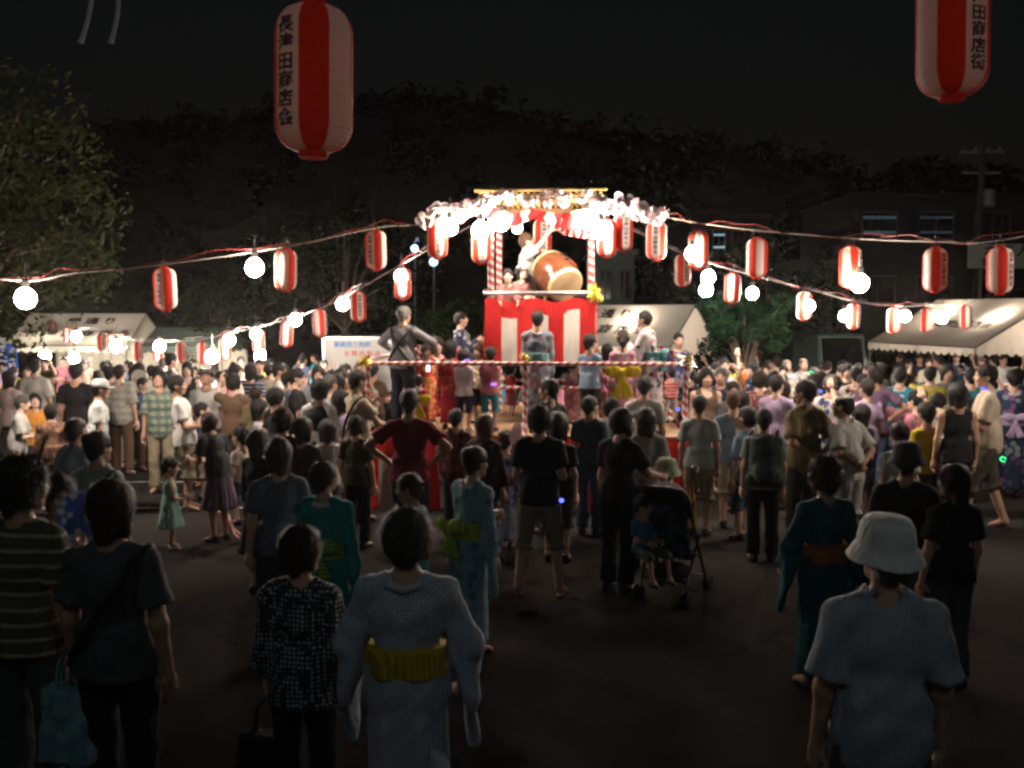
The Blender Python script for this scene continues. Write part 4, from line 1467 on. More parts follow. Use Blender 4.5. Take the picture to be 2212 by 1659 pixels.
# ---------------------------------------------------------------- big drum
def drum():
    c = at(1203, 588, 14.15)
    r = empty("taiko_drum", c, "large reddish brown barrel drum tilted on its wooden stand atop the tower", "drum")
    ax = Vector((.42, -.72, -.52)).normalized()       # playing head towards the camera, tipped down
    rot = ax.to_track_quat('Z', 'Y').to_matrix()
    BR = simple("drum_lacquer", (.10, .034, .014), .22, vary=.2, scale=4, spec=.6)
    HD = simple("drum_skin", (.42, .29, .16), .6, vary=.12, scale=6)
    RM = simple("drum_rim", (.55, .40, .2), .5)
    b = MB(); L2 = .31
    b.lathe([(.27 + .055 * math.cos(math.pi * t / 2), L2 * t) for t in [i / 8 - 1 for i in range(17)]], 32, rot=rot); b.build("barrel", BR, r, True)
    for s in (-1, 1):
        b = MB(); b.lathe([(0, s * (L2 + .006)), (.2, s * (L2 + .006)), (.262, s * (L2 + .002))], 32, rot=rot); b.build("drum_head", HD, r, True)
        b = MB(); b.lathe([(.262, s * (L2 + .004)), (.283, s * (L2 - .01)), (.288, s * (L2 - .05)), (.287, s * (L2 - .062))], 32, rot=rot); b.build("skin_edge", RM, r, True)
        m = MB()
        for i in range(28):
            t = 2 * math.pi * i / 28
            p = rot @ Vector((.292 * math.cos(t), .292 * math.sin(t), s * (L2 - .045)))
            m.v += [tuple(p + Vector(q) * .011) for q in ((1, 0, 0), (-1, 0, 0), (0, 1, 0), (0, -1, 0), (0, 0, 1), (0, 0, -1))]
            k = len(m.v) - 6
            fq = [(k, k + 2, k + 4), (k + 2, k + 1, k + 4), (k + 1, k + 3, k + 4), (k + 3, k, k + 4), (k + 2, k, k + 5), (k + 1, k + 2, k + 5), (k + 3, k + 1, k + 5), (k, k + 3, k + 5)]
            m.f += fq; m.m += [0] * 8
        tag(m.build("tack_row", INK, r), kind="stuff")
    pts = []
    for i in range(25):
        t = 2 * math.pi * i / 24
        pts.append(tuple(rot @ Vector((.33 * math.cos(t), .33 * math.sin(t), .04))))
    b = MB(); b.tube(pts, .006, 5, caps=False); b.build("cord", CABLE, r, True)
    b = MB()
    base = (UPPER - c.z + .05) / .9
    for sx in (-1, 1):
        b.tube([(sx * .22, -.15, base), (sx * .16, .05, -.18)], .03, 6); b.tube([(sx * .22, .3, base), (sx * .14, .05, -.12)], .03, 6)
    b.tube([(-.22, .07, base + .16), (.22, .07, base + .16)], .025, 6); b.tube([(-.17, -.05, base + .3), (.17, -.05, base + .3)], .03, 6)
    b.build("stand", WOOD2, r)
    m = MB(); m.lathe([(.028, 0), (.045, .006), (.045, .016), (.028, .02), (.028, 0)], 14, rot=rot, c=tuple(rot @ Vector((.03, .322, .05)))); m.build("ring_handle", BLACK_PL, r, True)
    r.scale = (.9, .9, .9); r.location.z -= .05
    return r
drum()

# ---------------------------------------------------------------- lanterns and strings
def hang(u, v, Y, label, turn, **k):
    return lantern(at(u, v, Y), label, turn, **k)
# string A: tower to the tall leafy tree's side
A_top = [at(1050, 447, 13.8), at(905, 484, 13.4), at(815, 492, 13.2), at(617, 533, 12.5), at(357, 571, 12.2), at(165, 590, 12.0), at(0, 603, 11.9), Vector((-8.3, 11.5, 3.3))]
festoon("rope and red cable running from the tower roof past three lanterns to the leafy tree", A_top, seed=1)
hang(812, 540, 13.2, "striped lantern nearest the tower on the rope toward the leafy tree", -118, tilt=(0, 2))
hang(617, 583, 12.5, "striped lantern with a pale front panel beside the lone bulb below the big lantern", -180, tilt=(0, -2))
hang(357, 624, 12.2, "striped lantern with lettering facing out before the tall leafy tree", -105, tilt=(0, 3))
bulb(at(550, 578, 12.35), "lone glowing bulb between two lanterns on the rope below the big lantern")
bulb(at(55, 645, 11.9), "bright bulb beneath the leafy tree above the lettered tent", s=1.1)
# string B: tower back to the tents with lettering
B_top = [at(1062, 462, 13.9), at(960, 520, 14.8), at(870, 570, 16.0), at(774, 625, 17.4), at(691, 667, 19.0), at(620, 690, 20.3), at(559, 706, 21.4), at(486, 722, 22.8), at(436, 733, 23.8), at(392, 736, 24.8), at(342, 737, 25.9), at(298, 736, 27.2), at(241, 722, 29.5), at(215, 717, 31), at(146, 706, 33.5), at(112, 690, 36), at(60, 672, 38)]
festoon("rope and red cable sagging from the tower over the far crowd to the lettered tent", B_top, seed=2)
bl = [(870, 613, 16.0, "glowing striped lantern above the grey haired suspenders man", -90), (774, 662, 17.4, "orange striped lantern right of a bulb, above the truck", -70), (691, 698, 19.0, "striped lantern hanging over the corner of the white truck", 160),
      (620, 722, 20.3, "striped lantern with a bulb at its upper edge, left of the truck", 175), (559, 737, 21.4, "glaring lantern with a bulb before it among the far row", 90), (486, 753, 22.8, "pale lantern half hidden by a bulb in the far row", 110),
      (436, 762, 23.8, "pink red lantern low over the heads, right of the red one", 150), (392, 761, 24.8, "plain red lantern low over the heads in the far row", 135), (342, 761, 25.9, "lantern washed out by the bulb before it in the far row", 90),
      (298, 760, 27.2, "red lantern with dark lettering, first right of the lettered tent", -45), (241, 742, 29.5, "narrow pink lantern at the end of the lettered tent's eave", 100), (219, 740, 31, "pale red lantern before the lettered tent's eave", 130),
      (146, 725, 33.5, "slim lantern beside a bulb on the lettered tent's roof", 90), (114, 710, 36, "small tilted lantern before the lettered tent's slope", 120)]
for u_, v_, Y_, lb, tn in bl:
    hang(u_, v_, Y_, lb, tn, tilt=(0, 14 if u_ == 114 else rnd.uniform(-4, 4)))
for u_, v_, Y_, lb, s_ in [(866, 597, 15.75, "bulb glaring through the lantern above the suspenders man", .9), (740, 657, 17.7, "round bulb beside the orange lantern above the truck", 1), (638, 691, 19.7, "bulb above the lantern left of the truck", 1),
                      (553, 722, 21.1, "bulb in front of the glaring lantern of the far row", 1), (562, 768, 21.0, "low bulb just above the crowd left of the truck", 1), (495, 735, 22.4, "bulb at the top of the pale lantern in the far row", 1.1),
                      (458, 770, 22.0, "large bulb low among the heads of the far crowd", 1.25), (345, 748, 25.3, "bulb in front of the washed out lantern", 1.2), (250, 748, 28.7, "bulb at the eave end of the lettered tent", 1.4),
                      (165, 727, 32.6, "bulb on the lettered tent's roof beside the slim lantern", 1.3), (97, 769, 27.5, "bulb over the stall crowd beside the blue banner", 1.25), (160, 774, 27.5, "bulb over the stall crowd below the lettered tent", 1.2),
                      (8, 766, 25, "bulb behind the edge of the blue banner", .8)]:
    bulb(at(u_, v_, Y_), lb, s=s_ * (1.0 if Y_ < 18 else 1.08))
# string C: tower back right to the scalloped tent
C_top = [at(1285, 462, 13.9), at(1400, 512, 15.2), at(1475, 548, 16.4), at(1582, 583, 17.2), at(1737, 622, 18.2), at(1843, 650, 19.6), at(1930, 661, 20.4), at(2000, 660, 21.4), at(2085, 655, 22.2), Vector((13.0, 25.5, 3.1))]
festoon("pale rope and red cable running from the tower down to the scalloped tent", C_top, seed=3)
for u_, v_, Y_, lb, tn in [(1475, 584, 16.4, "striped lantern half hidden behind a glowing one right of the tower", -75), (1582, 623, 17.2, "striped lantern between the blue bulb and a white bulb", 155), (1737, 661, 18.2, "glowing lantern with a bulb on its flank over the far dancers", 95),
                           (1843, 683, 19.6, "lantern right of a bulb, nearest the tent corner over the far dancers", 120), (1930, 692, 20.4, "orange lantern left of the tent's first bulb", -90), (2000, 692, 21.4, "lantern with a white front panel between the tent's two bulbs", 0), (2085, 684, 22.2, "last lantern with a white front panel on the tent roof", 0)]:
    hang(u_, v_, Y_, lb, tn, tilt=(0, rnd.uniform(-3, 3)))
for u_, v_, Y_, lb, m_, s_ in [(1530, 599, 16.9, "white bulb right of the glowing lantern, upper of two", WHITE, 1.05), (1525, 626, 19.2, "bluish bulb lighting the small green tree", COOL, 1.2), (1625, 634, 17.5, "lone white bulb between lanterns over the far dancers", WHITE, .95),
                               (1748, 661, 18.0, "bulb on the flank of the glowing lantern over the far dancers", WHITE, .9), (1824, 683, 19.3, "bulb beside the lantern nearest the tent corner", WHITE, .95), (1955, 683, 20.3, "first bulb on the scalloped tent's roof", WHITE, 1.0), (2035, 686, 21.4, "second bulb on the scalloped tent's roof", WHITE, 1.1)]:
    bulb(at(u_, v_, Y_), lb, m_, s_)
# string D: tower front right
D_top = [at(1285, 447, 13.8), at(1440, 470, 13.5), at(1508, 482, 13.6), at(1635, 498, 13.1), at(1837, 515, 12.5), at(2020, 522, 11.8), at(2160, 519, 11.1), Vector((6.9, 10.2, 3.6))]
festoon("pale rope and sagging red cable from the tower past five lanterns to the frame edge", D_top, seed=4)
for u_, v_, Y_, lb, tn in [(1418, 520, 13.5, "striped lantern with lettering under the tip of the right blossom branch", -105), (1508, 540, 13.6, "glowing striped lantern just right of the blossom branch", -100), (1635, 557, 13.1, "striped lantern with a pale panel right of the glowing one", 180),
                           (1837, 577, 12.5, "lantern with a dazzling bulb at its lower edge", -45), (2020, 583, 11.8, "striped lantern left of the last one on the outgoing rope", -68), (2160, 584, 11.1, "last striped lantern with clear lettering on the outgoing rope", -62)]:
    hang(u_, v_, Y_, lb, tn, tilt=(0, rnd.uniform(-2, 2)))
bulb(at(1496, 548, 13.35), "bulb in front of the glowing lantern just right of the blossom branch", WARM, .9)
bulb(at(1857, 612, 12.3), "dazzling bulb at the lower edge of a striped lantern", WHITE, 1.0)
# tower lanterns and bulbs
for u_, v_, Y_, lb, tn in [(945, 517, 13.5, "orange glowing lantern under the left blossom branch", 100), (1040, 528, 13.6, "dazzlingly lit lantern at the left front post of the tower", 95), (1172, 511, 14.9, "lantern with lettering hanging behind the drummer", -85),
                           (1311, 515, 13.65, "dazzlingly lit lantern at the right front post of the tower", 90), (1346, 502, 13.9, "orange lantern with lettering beside the right front post of the tower", -80)]:
    hang(u_, v_, Y_, lb, tn, tilt=(0, 5 if u_ == 1172 else rnd.uniform(-2, 2)), group="striped paper lanterns around the tower")
for u_, v_, Y_, lb, m_, s_ in [(971, 491, 13.3, "bulb at the right edge of the orange lantern under the blossoms", TOWERW, 1.0), (1038, 497, 13.3, "bulb in front of the dazzling left post lantern", TOWER, 1.05), (1082, 480, 13.75, "bulb at the top of the left tower posts", TOWER, 1.1),
                               (1117, 493, 14.8, "small bulb under the roof above the drummer", emit("bulb_small", (1.0, .7, .45), 60), .7), (1266, 473, 13.65, "bulb at the top of the right front tower post", TOWER, 1.1), (1298, 497, 13.3, "bulb beside the dazzling right post lantern", TOWER, 1.1)]:
    bulb(at(u_, v_, Y_), lb, m_, s_, "bare bulbs around the tower roof")
# near string over the camera with the two big lanterns
N_top = [Vector((-5.2, 3.1, 4.1)), at(215, -190, 3.45), at(678, -75, 3.4), Vector((.55, 3.5, 3.58)), at(2058, -150, 3.64), Vector((4.6, 3.9, 4.0))]
festoon("rope and cable crossing just above the frame with two big lanterns", N_top, seed=5)
hang(678, 172, 3.40, "big close lantern with a red centre panel and lettering down its dark edge", -124, tilt=(0, -1.2), lod='n', s=.95, group="two big close lanterns")
hang(2058, 68, 3.64, "big close lantern cut by the frame top with lettering on its right", -70, tilt=(0, -1.5), lod='n', txt="長津田商店街", s=.9, group="two big close lanterns")
bulb(Vector((-3.1, 2.3, 3.75)), "added fill bulb by the near rope beyond the frame by the striped polo man", FILLC, 1.0)  # cool bulbs added out of view to fill the near foreground
bulb(Vector((.45, .9, 4.3)), "added fill bulb high above the frame by the near rope", FILLC, 1.0)
bulb(Vector((3.3, 1.6, 4.0)), "added fill bulb by the near rope beyond the frame by the bucket hat man", FILLC, 1.0)
bulb(Vector((6.6, 9.6, 3.1)), "added fill bulb by the outgoing rope beyond the frame")  # also added out of view, for light on the foreground
for i, (u0, lb) in enumerate(((192, "first frayed rope tail hanging at the top of the frame"), (250, "second frayed rope tail hanging at the top of the frame"))):
    b = MB()
    p0 = at(u0, -60, 3.45)
    pts = []
    for j in range(9):
        t = j / 8
        q = at(u0 + (10 - 28 * t * t if i == 0 else 8 * math.sin(t * 3) - 12 * t * t), -60 + t * 153, 3.45)
        pts.append(tuple(q - p0))
    b.tube(pts, [.0065] * 8 + [.009], 7)
    o = b.build("rope_tail", ROPE, None, True); o.location = p0
    tag(o, lb, "rope", "rope tails on the near string")
# ---------------------------------------------------------------- festival tents
CANVAS = cloth((.70, .66, .59), trans=.35)
c_sheet = cloth((.72, .68, .6), trans=.15)
CANVAS_G = cloth((.10, .14, .12), trans=.2)
def tent(label, cx, cy, rz, Wd, Dp, eave, ridge, mat, lines=(), post=True, val=.24, sheet=False, group="festival tents"):
    g = gz(cy)
    r = empty("festival_tent", (cx, cy, g), label, "tent", group, rz)
    hw, hd = Wd / 2, Dp / 2
    nx, ny = 14, 8
    for sgn, nm in ((-1, "front"), (1, "back")):
        vs, fs = [], []
        for j in range(ny + 1):
            t = j / ny
            for i in range(nx + 1):
                x = -hw + Wd * i / nx
                sag = -.05 * math.sin(math.pi * t) * (1 + .4 * math.sin(i * 1.7)) - .04 * math.sin(math.pi * i / nx) * math.sin(math.pi * t)
                vs.append((x, sgn * hd * (1 - t), eave + (ridge - eave) * t + sag))
        fs = [(j * (nx + 1) + i, j * (nx + 1) + i + 1, (j + 1) * (nx + 1) + i + 1, (j + 1) * (nx + 1) + i) for j in range(ny) for i in range(nx)]
        mobj("canopy_slope", np_mesh("canopy_slope", [(vs, fs, 0)]), mat, r)
    for s in (-1, 1):
        mobj("gable", np_mesh("gable", [([(s * hw, -hd, eave), (s * hw, hd, eave), (s * hw, 0, ridge)], [(0, 1, 2)], 0)], False), mat, r)
    def valance(a, bq):
        a, bq = Vector(a), Vector(bq); ln = (bq - a).length; n = max(6, int(ln / .05)); vs, fs = [], []
        d = (bq - a).normalized(); nm = Vector((d.y, -d.x, 0))
        for i in range(n + 1):
            p = a + (bq - a) * i / n + nm * .006
            sc = abs(math.sin(math.pi * i * ln / n / .3))
            w = nm * .012 * math.sin(i * .7)
            vs += [tuple(p), tuple(p + w - Vector((0, 0, val * .62))), tuple(p + w * 2 - Vector((0, 0, val * (.62 + .38 * sc))))]
        for i in range(n):
            for j in range(2): fs.append((i * 3 + j, i * 3 + 3 + j, i * 3 + 4 + j, i * 3 + 1 + j))
        mobj("scalloped_valance", np_mesh("scalloped_valance", [(vs, fs, 0)]), mat, r)
    valance((-hw, -hd, eave), (hw, -hd, eave)); valance((hw, -hd, eave), (hw, hd, eave)); valance((-hw, hd, eave), (-hw, -hd, eave))
    if post:
        for x in (-hw + .03, 0, hw - .03):
            for y in (-hd + .03, hd - .03):
                b = MB(); b.tube([(x, y, 0), (x, y, eave)], .022, 7)
                if x: b.tube([(x, y, eave - .45), (x - math.copysign(.45, x), y, eave - .02)], .014, 6)
                b.build("tent_pole", STEEL, r, True)
        b = MB(); b.tube([(-hw, 0, ridge - .03), (hw, 0, ridge - .03)], .022, 7)
        for x in (-hw, hw):
            for y in (-hd, hd): b.tube([(x, y, eave), (x, 0, ridge - .03)], .02, 7)
        for y in (-hd, hd): b.tube([(-hw, y, eave), (hw, y, eave)], .02, 7)
        b.build("roof_frame", STEEL, r, True)
    if sheet:  # white sheet added to catch lamp light as a bright band under the eave
        vs = [(-hw + Wd * i / 20, hd - .05 + .02 * math.sin(i * 1.3), z) for z in (.05, eave - .02) for i in range(21)]
        mobj("added_bounce_sheet", np_mesh("added_bounce_sheet", [(vs, [(i, i + 1, 22 + i, 21 + i) for i in range(20)], 0)]), c_sheet, r)
    sl = math.atan2(ridge - eave, hd)
    for txt, x, t, size in lines:
        y = -hd * (1 - t); z = eave + (ridge - eave) * t
        nrm = Vector((0, -math.sin(sl), math.cos(sl)))
        F = Matrix.Translation(Vector((x, y, z)) + nrm * .03) @ Matrix.Rotation(sl, 4, 'X')
        lettering(txt, size, INK, r, F, .03)
    return r
tent("pale canvas tent with two rows of black lettering behind the far crowd", -15.35, 37.0, 0, 4.2, 4.0, 2.0, 3.1, CANVAS, [("緑 通 り", .35, .72, .5), ("長 津 田 商 店 会", .15, .33, .5)], sheet=True)
tent("dark green low tent beside the lettered tent", -11.6, 37.4, 0, 2.9, 3.4, 1.95, 2.6, CANVAS_G, sheet=True)
e35 = Vector((math.cos(R(35)), -math.sin(R(35)), 0))
c_ = at(1502, 657, 26) - e35 * 2.2
tent("canvas tent with widely spaced lettering just behind the stage", c_.x, c_.y, -R(35), 4.4, 2.8, 2.02, 3.07, CANVAS, [("緑 通 り", -.15, .74, .42), ("長 津 田 商 店 会", -.2, .36, .42)])
tent("big canvas tent with a scalloped edge over the dense crowd", 13.6, 29.0, -R(78), 5.0, 4.6, 2.02, 3.3, CANVAS, [("長津田商店会", .6, .42, .42)])
# strip lights and bulbs under the tents
TUBE = emit("strip_light", (1.0, .88, .66), 240)
for x, y, z, ln, lb in [(-16.3, 36.2, 1.22, 1.2, "strip light under the eave of the lettered tent"), (-14.2, 36.0, 1.2, 1.2, "second strip light under the lettered tent"), (-11.9, 36.6, 1.18, 1.2, "strip light glowing under the dark green tent"), (-10.7, 36.3, 1.16, 1.2, "strip light at the end of the dark green tent")]:
    r = empty("strip_light", (x, y, z), lb, "lamp", "lights under the tents")
    b = MB(); b.tube([(-ln / 2, 0, 0), (ln / 2, 0, 0)], .03, 10); b.build("tube", TUBE, r, True)
    b = MB(); b.box((0, 0, .055), (ln + .06, .07, .04)); b.build("fitting", simple("lamp_white", (.7, .7, .68), .4), r)
for p, lb in [((13.2, 27.6, 2.15), "bulb under the scalloped tent shining through its canvas"), ((13.0, 30.2, 2.1), "second bulb under the scalloped tent"), ((3.2, 26.6, 2.1), "bulb under the tent just behind the stage")]:
    bulb(Vector(p), lb, WARM, 1.0, "lights under the tents")

# ---------------------------------------------------------------- stall tables below the lettered tents
for i, (x, y, w_) in enumerate([(-15.9, 34.8, 1.8), (-13.6, 34.7, 1.8), (-11.4, 35.2, 1.8)]):
    r = empty("stall_table", (x, y, gz(y)), ["folding stall table under the lettered tent, nearer the banner", "folding stall table under the lettered tent, nearer the green tent", "folding stall table under the dark green tent"][i], "table", "stall tables")
    b = MB(); b.box((0, 0, .72), (w_, .6, .03)); b.build("table_top", simple("table_white", (.6, .6, .58), .5), r)
    for sx in (-1, 1):
        for sy in (-1, 1):
            b = MB(); b.tube([(sx * (w_ / 2 - .1), sy * .24, 0), (sx * (w_ / 2 - .1), sy * .24, .705)], .015, 6); b.build("leg", STEEL, r)

# ---------------------------------------------------------------- blue upright banner
p = at(10, 742, 24.0); g = gz(24)
r = empty("banner_flag", (p.x, 24.0, g), "blue upright banner with white lettering at the frame edge", "banner")
nb_, vs, fs = 12, [], []
for j in range(nb_ + 1):
    for i in range(7):
        vs.append((-.31 + .1 * i, .03 * math.sin(i * .9 + j * .5), p.z - g - (p.z - g - .35) * j / nb_))
fs = [(j * 7 + i, j * 7 + i + 1, j * 7 + i + 8, j * 7 + i + 7) for j in range(nb_) for i in range(6)]
mobj("flag_cloth", np_mesh("flag_cloth", [(vs, fs, 0)]), cloth((.02, .06, .25), trans=.3), r)
b = MB(); b.tube([(-.34, .02, 0), (-.34, .02, p.z - g + .08)], .012, 7); b.tube([(-.36, .02, p.z - g + .01), (.32, .02, p.z - g + .01)], .008, 6); b.build("flag_pole", STEEL, r, True)
WPAINT = simple("white_paint", (.72, .72, .7), .6)
fr = Matrix.Translation((-.08, -.05, p.z - g - .38)) @ Matrix.Rotation(R(90), 4, 'X')
lettering("青\n年\n部", .34, WPAINT, r, fr, .03)
fr = Matrix.Translation((.2, -.05, p.z - g - .6)) @ Matrix.Rotation(R(90), 4, 'X')
lettering("長\n津\n田\n商\n店\n会", .15, WPAINT, r, fr, .02, 1.1)

# ---------------------------------------------------------------- white box truck
def truck():
    Y = 27.0; a, c = at(696, 727, Y), at(845, 727, Y)
    g = gz(Y); w = c.x - a.x; top = a.z - g
    r = empty("box_truck", ((a.x + c.x) / 2, Y, g), "white box truck with blue and red lettering behind the crowd", "truck")
    WH = simple("truck_white", (.5, .49, .46), .35, vary=.05)
    b = MB(); ch = .06; hb = .75
    pr = [(-w / 2 + ch, 0), (w / 2 - ch, 0), (w / 2, ch), (w / 2, top - hb - ch), (w / 2 - ch, top - hb), (-w / 2 + ch, top - hb), (-w / 2, top - hb - ch), (-w / 2, ch)]
    vs = [(x, y, z + hb) for y in (0, 3.0) for x, z in pr]
    b.add(vs, [tuple(range(8)), tuple(reversed(range(8, 16)))] + [(i, i + 8, (i + 1) % 8 + 8, (i + 1) % 8) for i in range(8)]); b.build("cargo_box", WH, r)
    b = MB()
    for x in (-w / 2 + .03, w / 2 - .03): b.box((x, -.012, hb + (top - hb) / 2), (.06, .03, top - hb - .1))
    b.box((0, -.012, top - .04), (w - .14, .03, .05)); b.box((0, -.012, hb + .05), (w - .14, .03, .05)); b.build("rear_frame", simple("truck_trim", (.75, .75, .74), .25, metal=.4), r)
    b = MB(); b.box((0, 3.75, .95), (w - .1, 1.35, 1.3)); b.build("cab", WH, r)
    b = MB(); b.box((0, 2.2, .55), (w * .6, 4.2, .16)); b.build("chassis", BLACK_PL, r)
    for x in (-w / 2 + .12, w / 2 - .12):
        for y in (.6, 3.7):
            b = MB(); rt = Matrix.Rotation(R(90), 3, 'Y'); b.lathe([(.0, -.08), (.17, -.08), (.28, -.09), (.3, -.05), (.3, .05), (.28, .09), (.17, .08), (0, .08)], 20, (x, y, .3), rot=rt); b.build("wheel", BLACK_PL, r, True)
    for x in (-w / 2 + .15, w / 2 - .15):
        b = MB(); b.box((x, -.03, .62), (.18, .04, .09)); b.build("tail_light", simple("tail_red", (.4, .02, .02), .3), r)
    BL, RD = simple("blue_paint", (.05, .22, .6), .5), simple("red_paint", (.6, .06, .05), .5)
    F = lambda x, z: Matrix.Translation((x, -.008, z)) @ Matrix.Rotation(R(90), 4, 'X')
    lettering("業務用食肉卸", .165, BL, r, F(-.12, top - .22), .02)
    lettering("全 精 肉 卸 店", .16, RD, r, F(.14, top - .46), .015)
    lettering("中", .17, RD, r, F(.0, top - .78), .015)
truck()

# ---------------------------------------------------------------- small van at the back right
def van():
    Y = 30.0; a = at(1772, 722, Y); c = at(1884, 722, Y); g = gz(Y)
    w = c.x - a.x; top = a.z - g
    r = empty("parked_van", ((a.x + c.x) / 2, Y, g), "small dark parked van facing the lot behind the far dancers", "van")
    BD = simple("van_paint", (.16, .26, .22), .3, vary=.05)
    b = MB(); hw = w / 2
    sec = [(-.05, .3), (-.05, .85), (.05, .95), (.5, top - .06), (.6, top), (3.0, top), (3.1, top - .1), (3.12, .3)]
    n = len(sec); vs = [(s * (hw if z < 1.0 else hw - .08), y, z) for s in (-1, 1) for y, z in sec]
    b.add(vs, [tuple(range(n)), tuple(reversed(range(n, 2 * n)))] + [(i, n + i, n + (i + 1) % n, (i + 1) % n) for i in range(n)]); b.build("body", BD, r)
    GLS = simple("dark_glass", (.01, .012, .014), .06, spec=.8)
    b = MB(); y0, z0, y1, z1 = .045, 1.0, .47, top - .12
    b.add([(-hw + .14, y0 - .01, z0), (hw - .14, y0 - .01, z0), (hw - .16, y1 - .02, z1), (-hw + .16, y1 - .02, z1)], [(0, 1, 2, 3)]); b.build("windscreen", GLS, r)
    b = MB(); b.tube([(-hw + .12, y0 - .02, z0 - .01), (-hw + .15, y1 - .03, z1 + .02), (hw - .15, y1 - .03, z1 + .02), (hw - .12, y0 - .02, z0 - .01), (-hw + .12, y0 - .02, z0 - .01)], .018, 6); b.build("windscreen_trim", simple("trim_grey", (.4, .4, .4), .4), r)
    for s in (-1, 1):
        b = MB(); b.box((s * (hw - .2), -.06, .7), (.22, .04, .13)); b.build("headlight", simple("lens", (.7, .72, .72), .15), r)
        for y in (.55, 2.5):
            b = MB(); b.lathe([(0, -.08), (.16, -.08), (.27, -.08), (.28, -.04), (.28, .04), (.27, .08), (0, .08)], 18, (s * (hw - .1), y, .28), rot=Matrix.Rotation(R(90), 3, 'Y')); b.build("wheel", BLACK_PL, r, True)
        b = MB(); b.box((s * (hw + .08), .15, 1.05), (.12, .08, .16)); b.build("mirror", BLACK_PL, r)
    b = MB(); b.box((0, -.07, .42), (w * .96, .08, .2)); b.build("bumper", BLACK_PL, r)
van()

# ---------------------------------------------------------------- buildings behind
CONC = simple("concrete_dark", (.007, .008, .009), .85, vary=.2, scale=1.2)
CONC2 = simple("wall_greenish", (.09, .12, .115), .85, vary=.15, scale=1.2)
WGL = simple("night_glass", (.01, .012, .015), .08, spec=.7)
LITW = emit("window_light", (.42, .72, .95), .06)
LITW2 = emit("window_light_dim", (.4, .7, .9), .045)
LITB = emit("window_bright", (.5, .85, 1.0), .55)
def building(label, u0, u1, v0, Y, depth, storeys, cols, mat, lit=()):
    a, c = at(u0, v0, Y), at(u1, v0, Y); g = gz(Y); w = c.x - a.x; h = a.z - g
    r = empty("building", ((a.x + c.x) / 2, Y, g), label, "building")
    b = MB(); b.box((0, depth / 2, h / 2), (w, depth, h)); b.build("wall", mat, r)
    b = MB(); b.box((0, depth / 2, h + .08), (w + .3, depth + .3, .16)); b.build("roof", mat, r)
    for i in range(storeys):
        for j in range(cols):
            x = -w / 2 + w * (j + .5) / cols; z = h * (i + .55) / storeys
            ww, wh = w / cols * .62, h / storeys * .42
            k = dict(lit).get((i, j))
            fm = MB()
            for s in (-1, 1): fm.box((x + s * ww / 2, -.03, z), (.07, .06, wh + .07))
            for s in (-1, 1): fm.box((x, -.03, z + s * wh / 2), (ww - .07, .06, .07))
            fm.box((x, -.03, z), (.05, .05, wh - .07))
            f_ = fm.build("window", simple("frame_alu", (.05, .05, .05), .4), r)
            pm_ = MB(); pm_.add([(x - ww / 2, -.012, z - wh / 2), (x + ww / 2, -.012, z - wh / 2), (x + ww / 2, -.012, z + wh / 2), (x - ww / 2, -.012, z + wh / 2)], [(0, 1, 2, 3)])
            pm_.build("pane", WGL, f_)
            if k:
                t = MB()
                for s in (-.25, .3): t.tube([(x - ww * .46, -.05, z + s * wh), (x + ww * .46, -.05, z + s * wh)], .07 if k is LITW else .05, 6)
                t.build("lit_strip", k, f_)
    return r
building("dark building with two faint bluish light strips high behind the lot", 1840, 2330, 425, 46, 8, 3, 4, CONC, [((2, 0), LITW), ((2, 1), LITW2)])
building("dim greenish house wall behind the drum tower", 1288, 1370, 548, 42, 6, 2, 2, CONC2)
building("dark house with one small lit window high right of the blossom branch", 1490, 1660, 470, 60, 7, 3, 4, CONC, [((2, 1), LITB)])
building("low house with a pale wall behind the dazzling bulb's lantern", 1722, 1800, 570, 44, 6, 2, 1, CONC2)
# distant cool lamp left of the tower
for u_, v_, Y_, lb, m_, s_ in [(896, 537, 50, "tiny blue lamp far away left of the tower", emit("far_blue", (.35, .5, 1.0), 22), 1.1), (937, 566, 48, "faint bluish lamp below the orange lantern", emit("far_cyan", (.5, .8, 1.0), 2.5), 1.5)]:
    po = at(u_, v_, Y_)
    r = empty("street_lamp", (po.x, po.y, gz(Y_)), lb, "street lamp", "far street lamps")
    b = MB(); hh = po.z - gz(Y_); b.tube([(0, 0, 0), (0, 0, hh + .3), (.15, 0, hh + .5)], .05, 8); b.build("post", STEEL, r, True)
    b = MB(); b.lathe([(0, hh - .14 * s_), (.1 * s_, hh - .1 * s_), (.14 * s_, hh), (.1 * s_, hh + .1 * s_), (0, hh + .14 * s_)], 12, (0, -.12, 0)); b.build("lamp_glass", m_, r, True)
# sign board on posts
pa, pb = at(2092, 527, 34), at(2300, 580, 34); g = gz(34)
r = empty("sign_board", ((pa.x + pb.x) / 2, 34, g), "large unlit grey sign board with dim lettering above the scalloped tent", "sign")
b = MB(); b.box((0, 0, (pa.z + pb.z) / 2 - g), (pb.x - pa.x, .12, pa.z - pb.z)); b.build("board", simple("sign_grey", (.2, .21, .2), .6), r)
for s in (-1, 1):
    b = MB(); b.tube([(s * (pb.x - pa.x) * .35, .1, 0), (s * (pb.x - pa.x) * .35, .1, pa.z - g)], .06, 8); b.build("post", STEEL, r, True)
lettering("本 町 人 形", .42, INK, r, Matrix.Translation((-.1, -.07, pa.z - g - .26)) @ Matrix.Rotation(R(90), 4, 'X'), .03)
lettering("電話", .3, INK, r, Matrix.Translation((-.9, -.07, pa.z - g - .64)) @ Matrix.Rotation(R(90), 4, 'X'), .02)
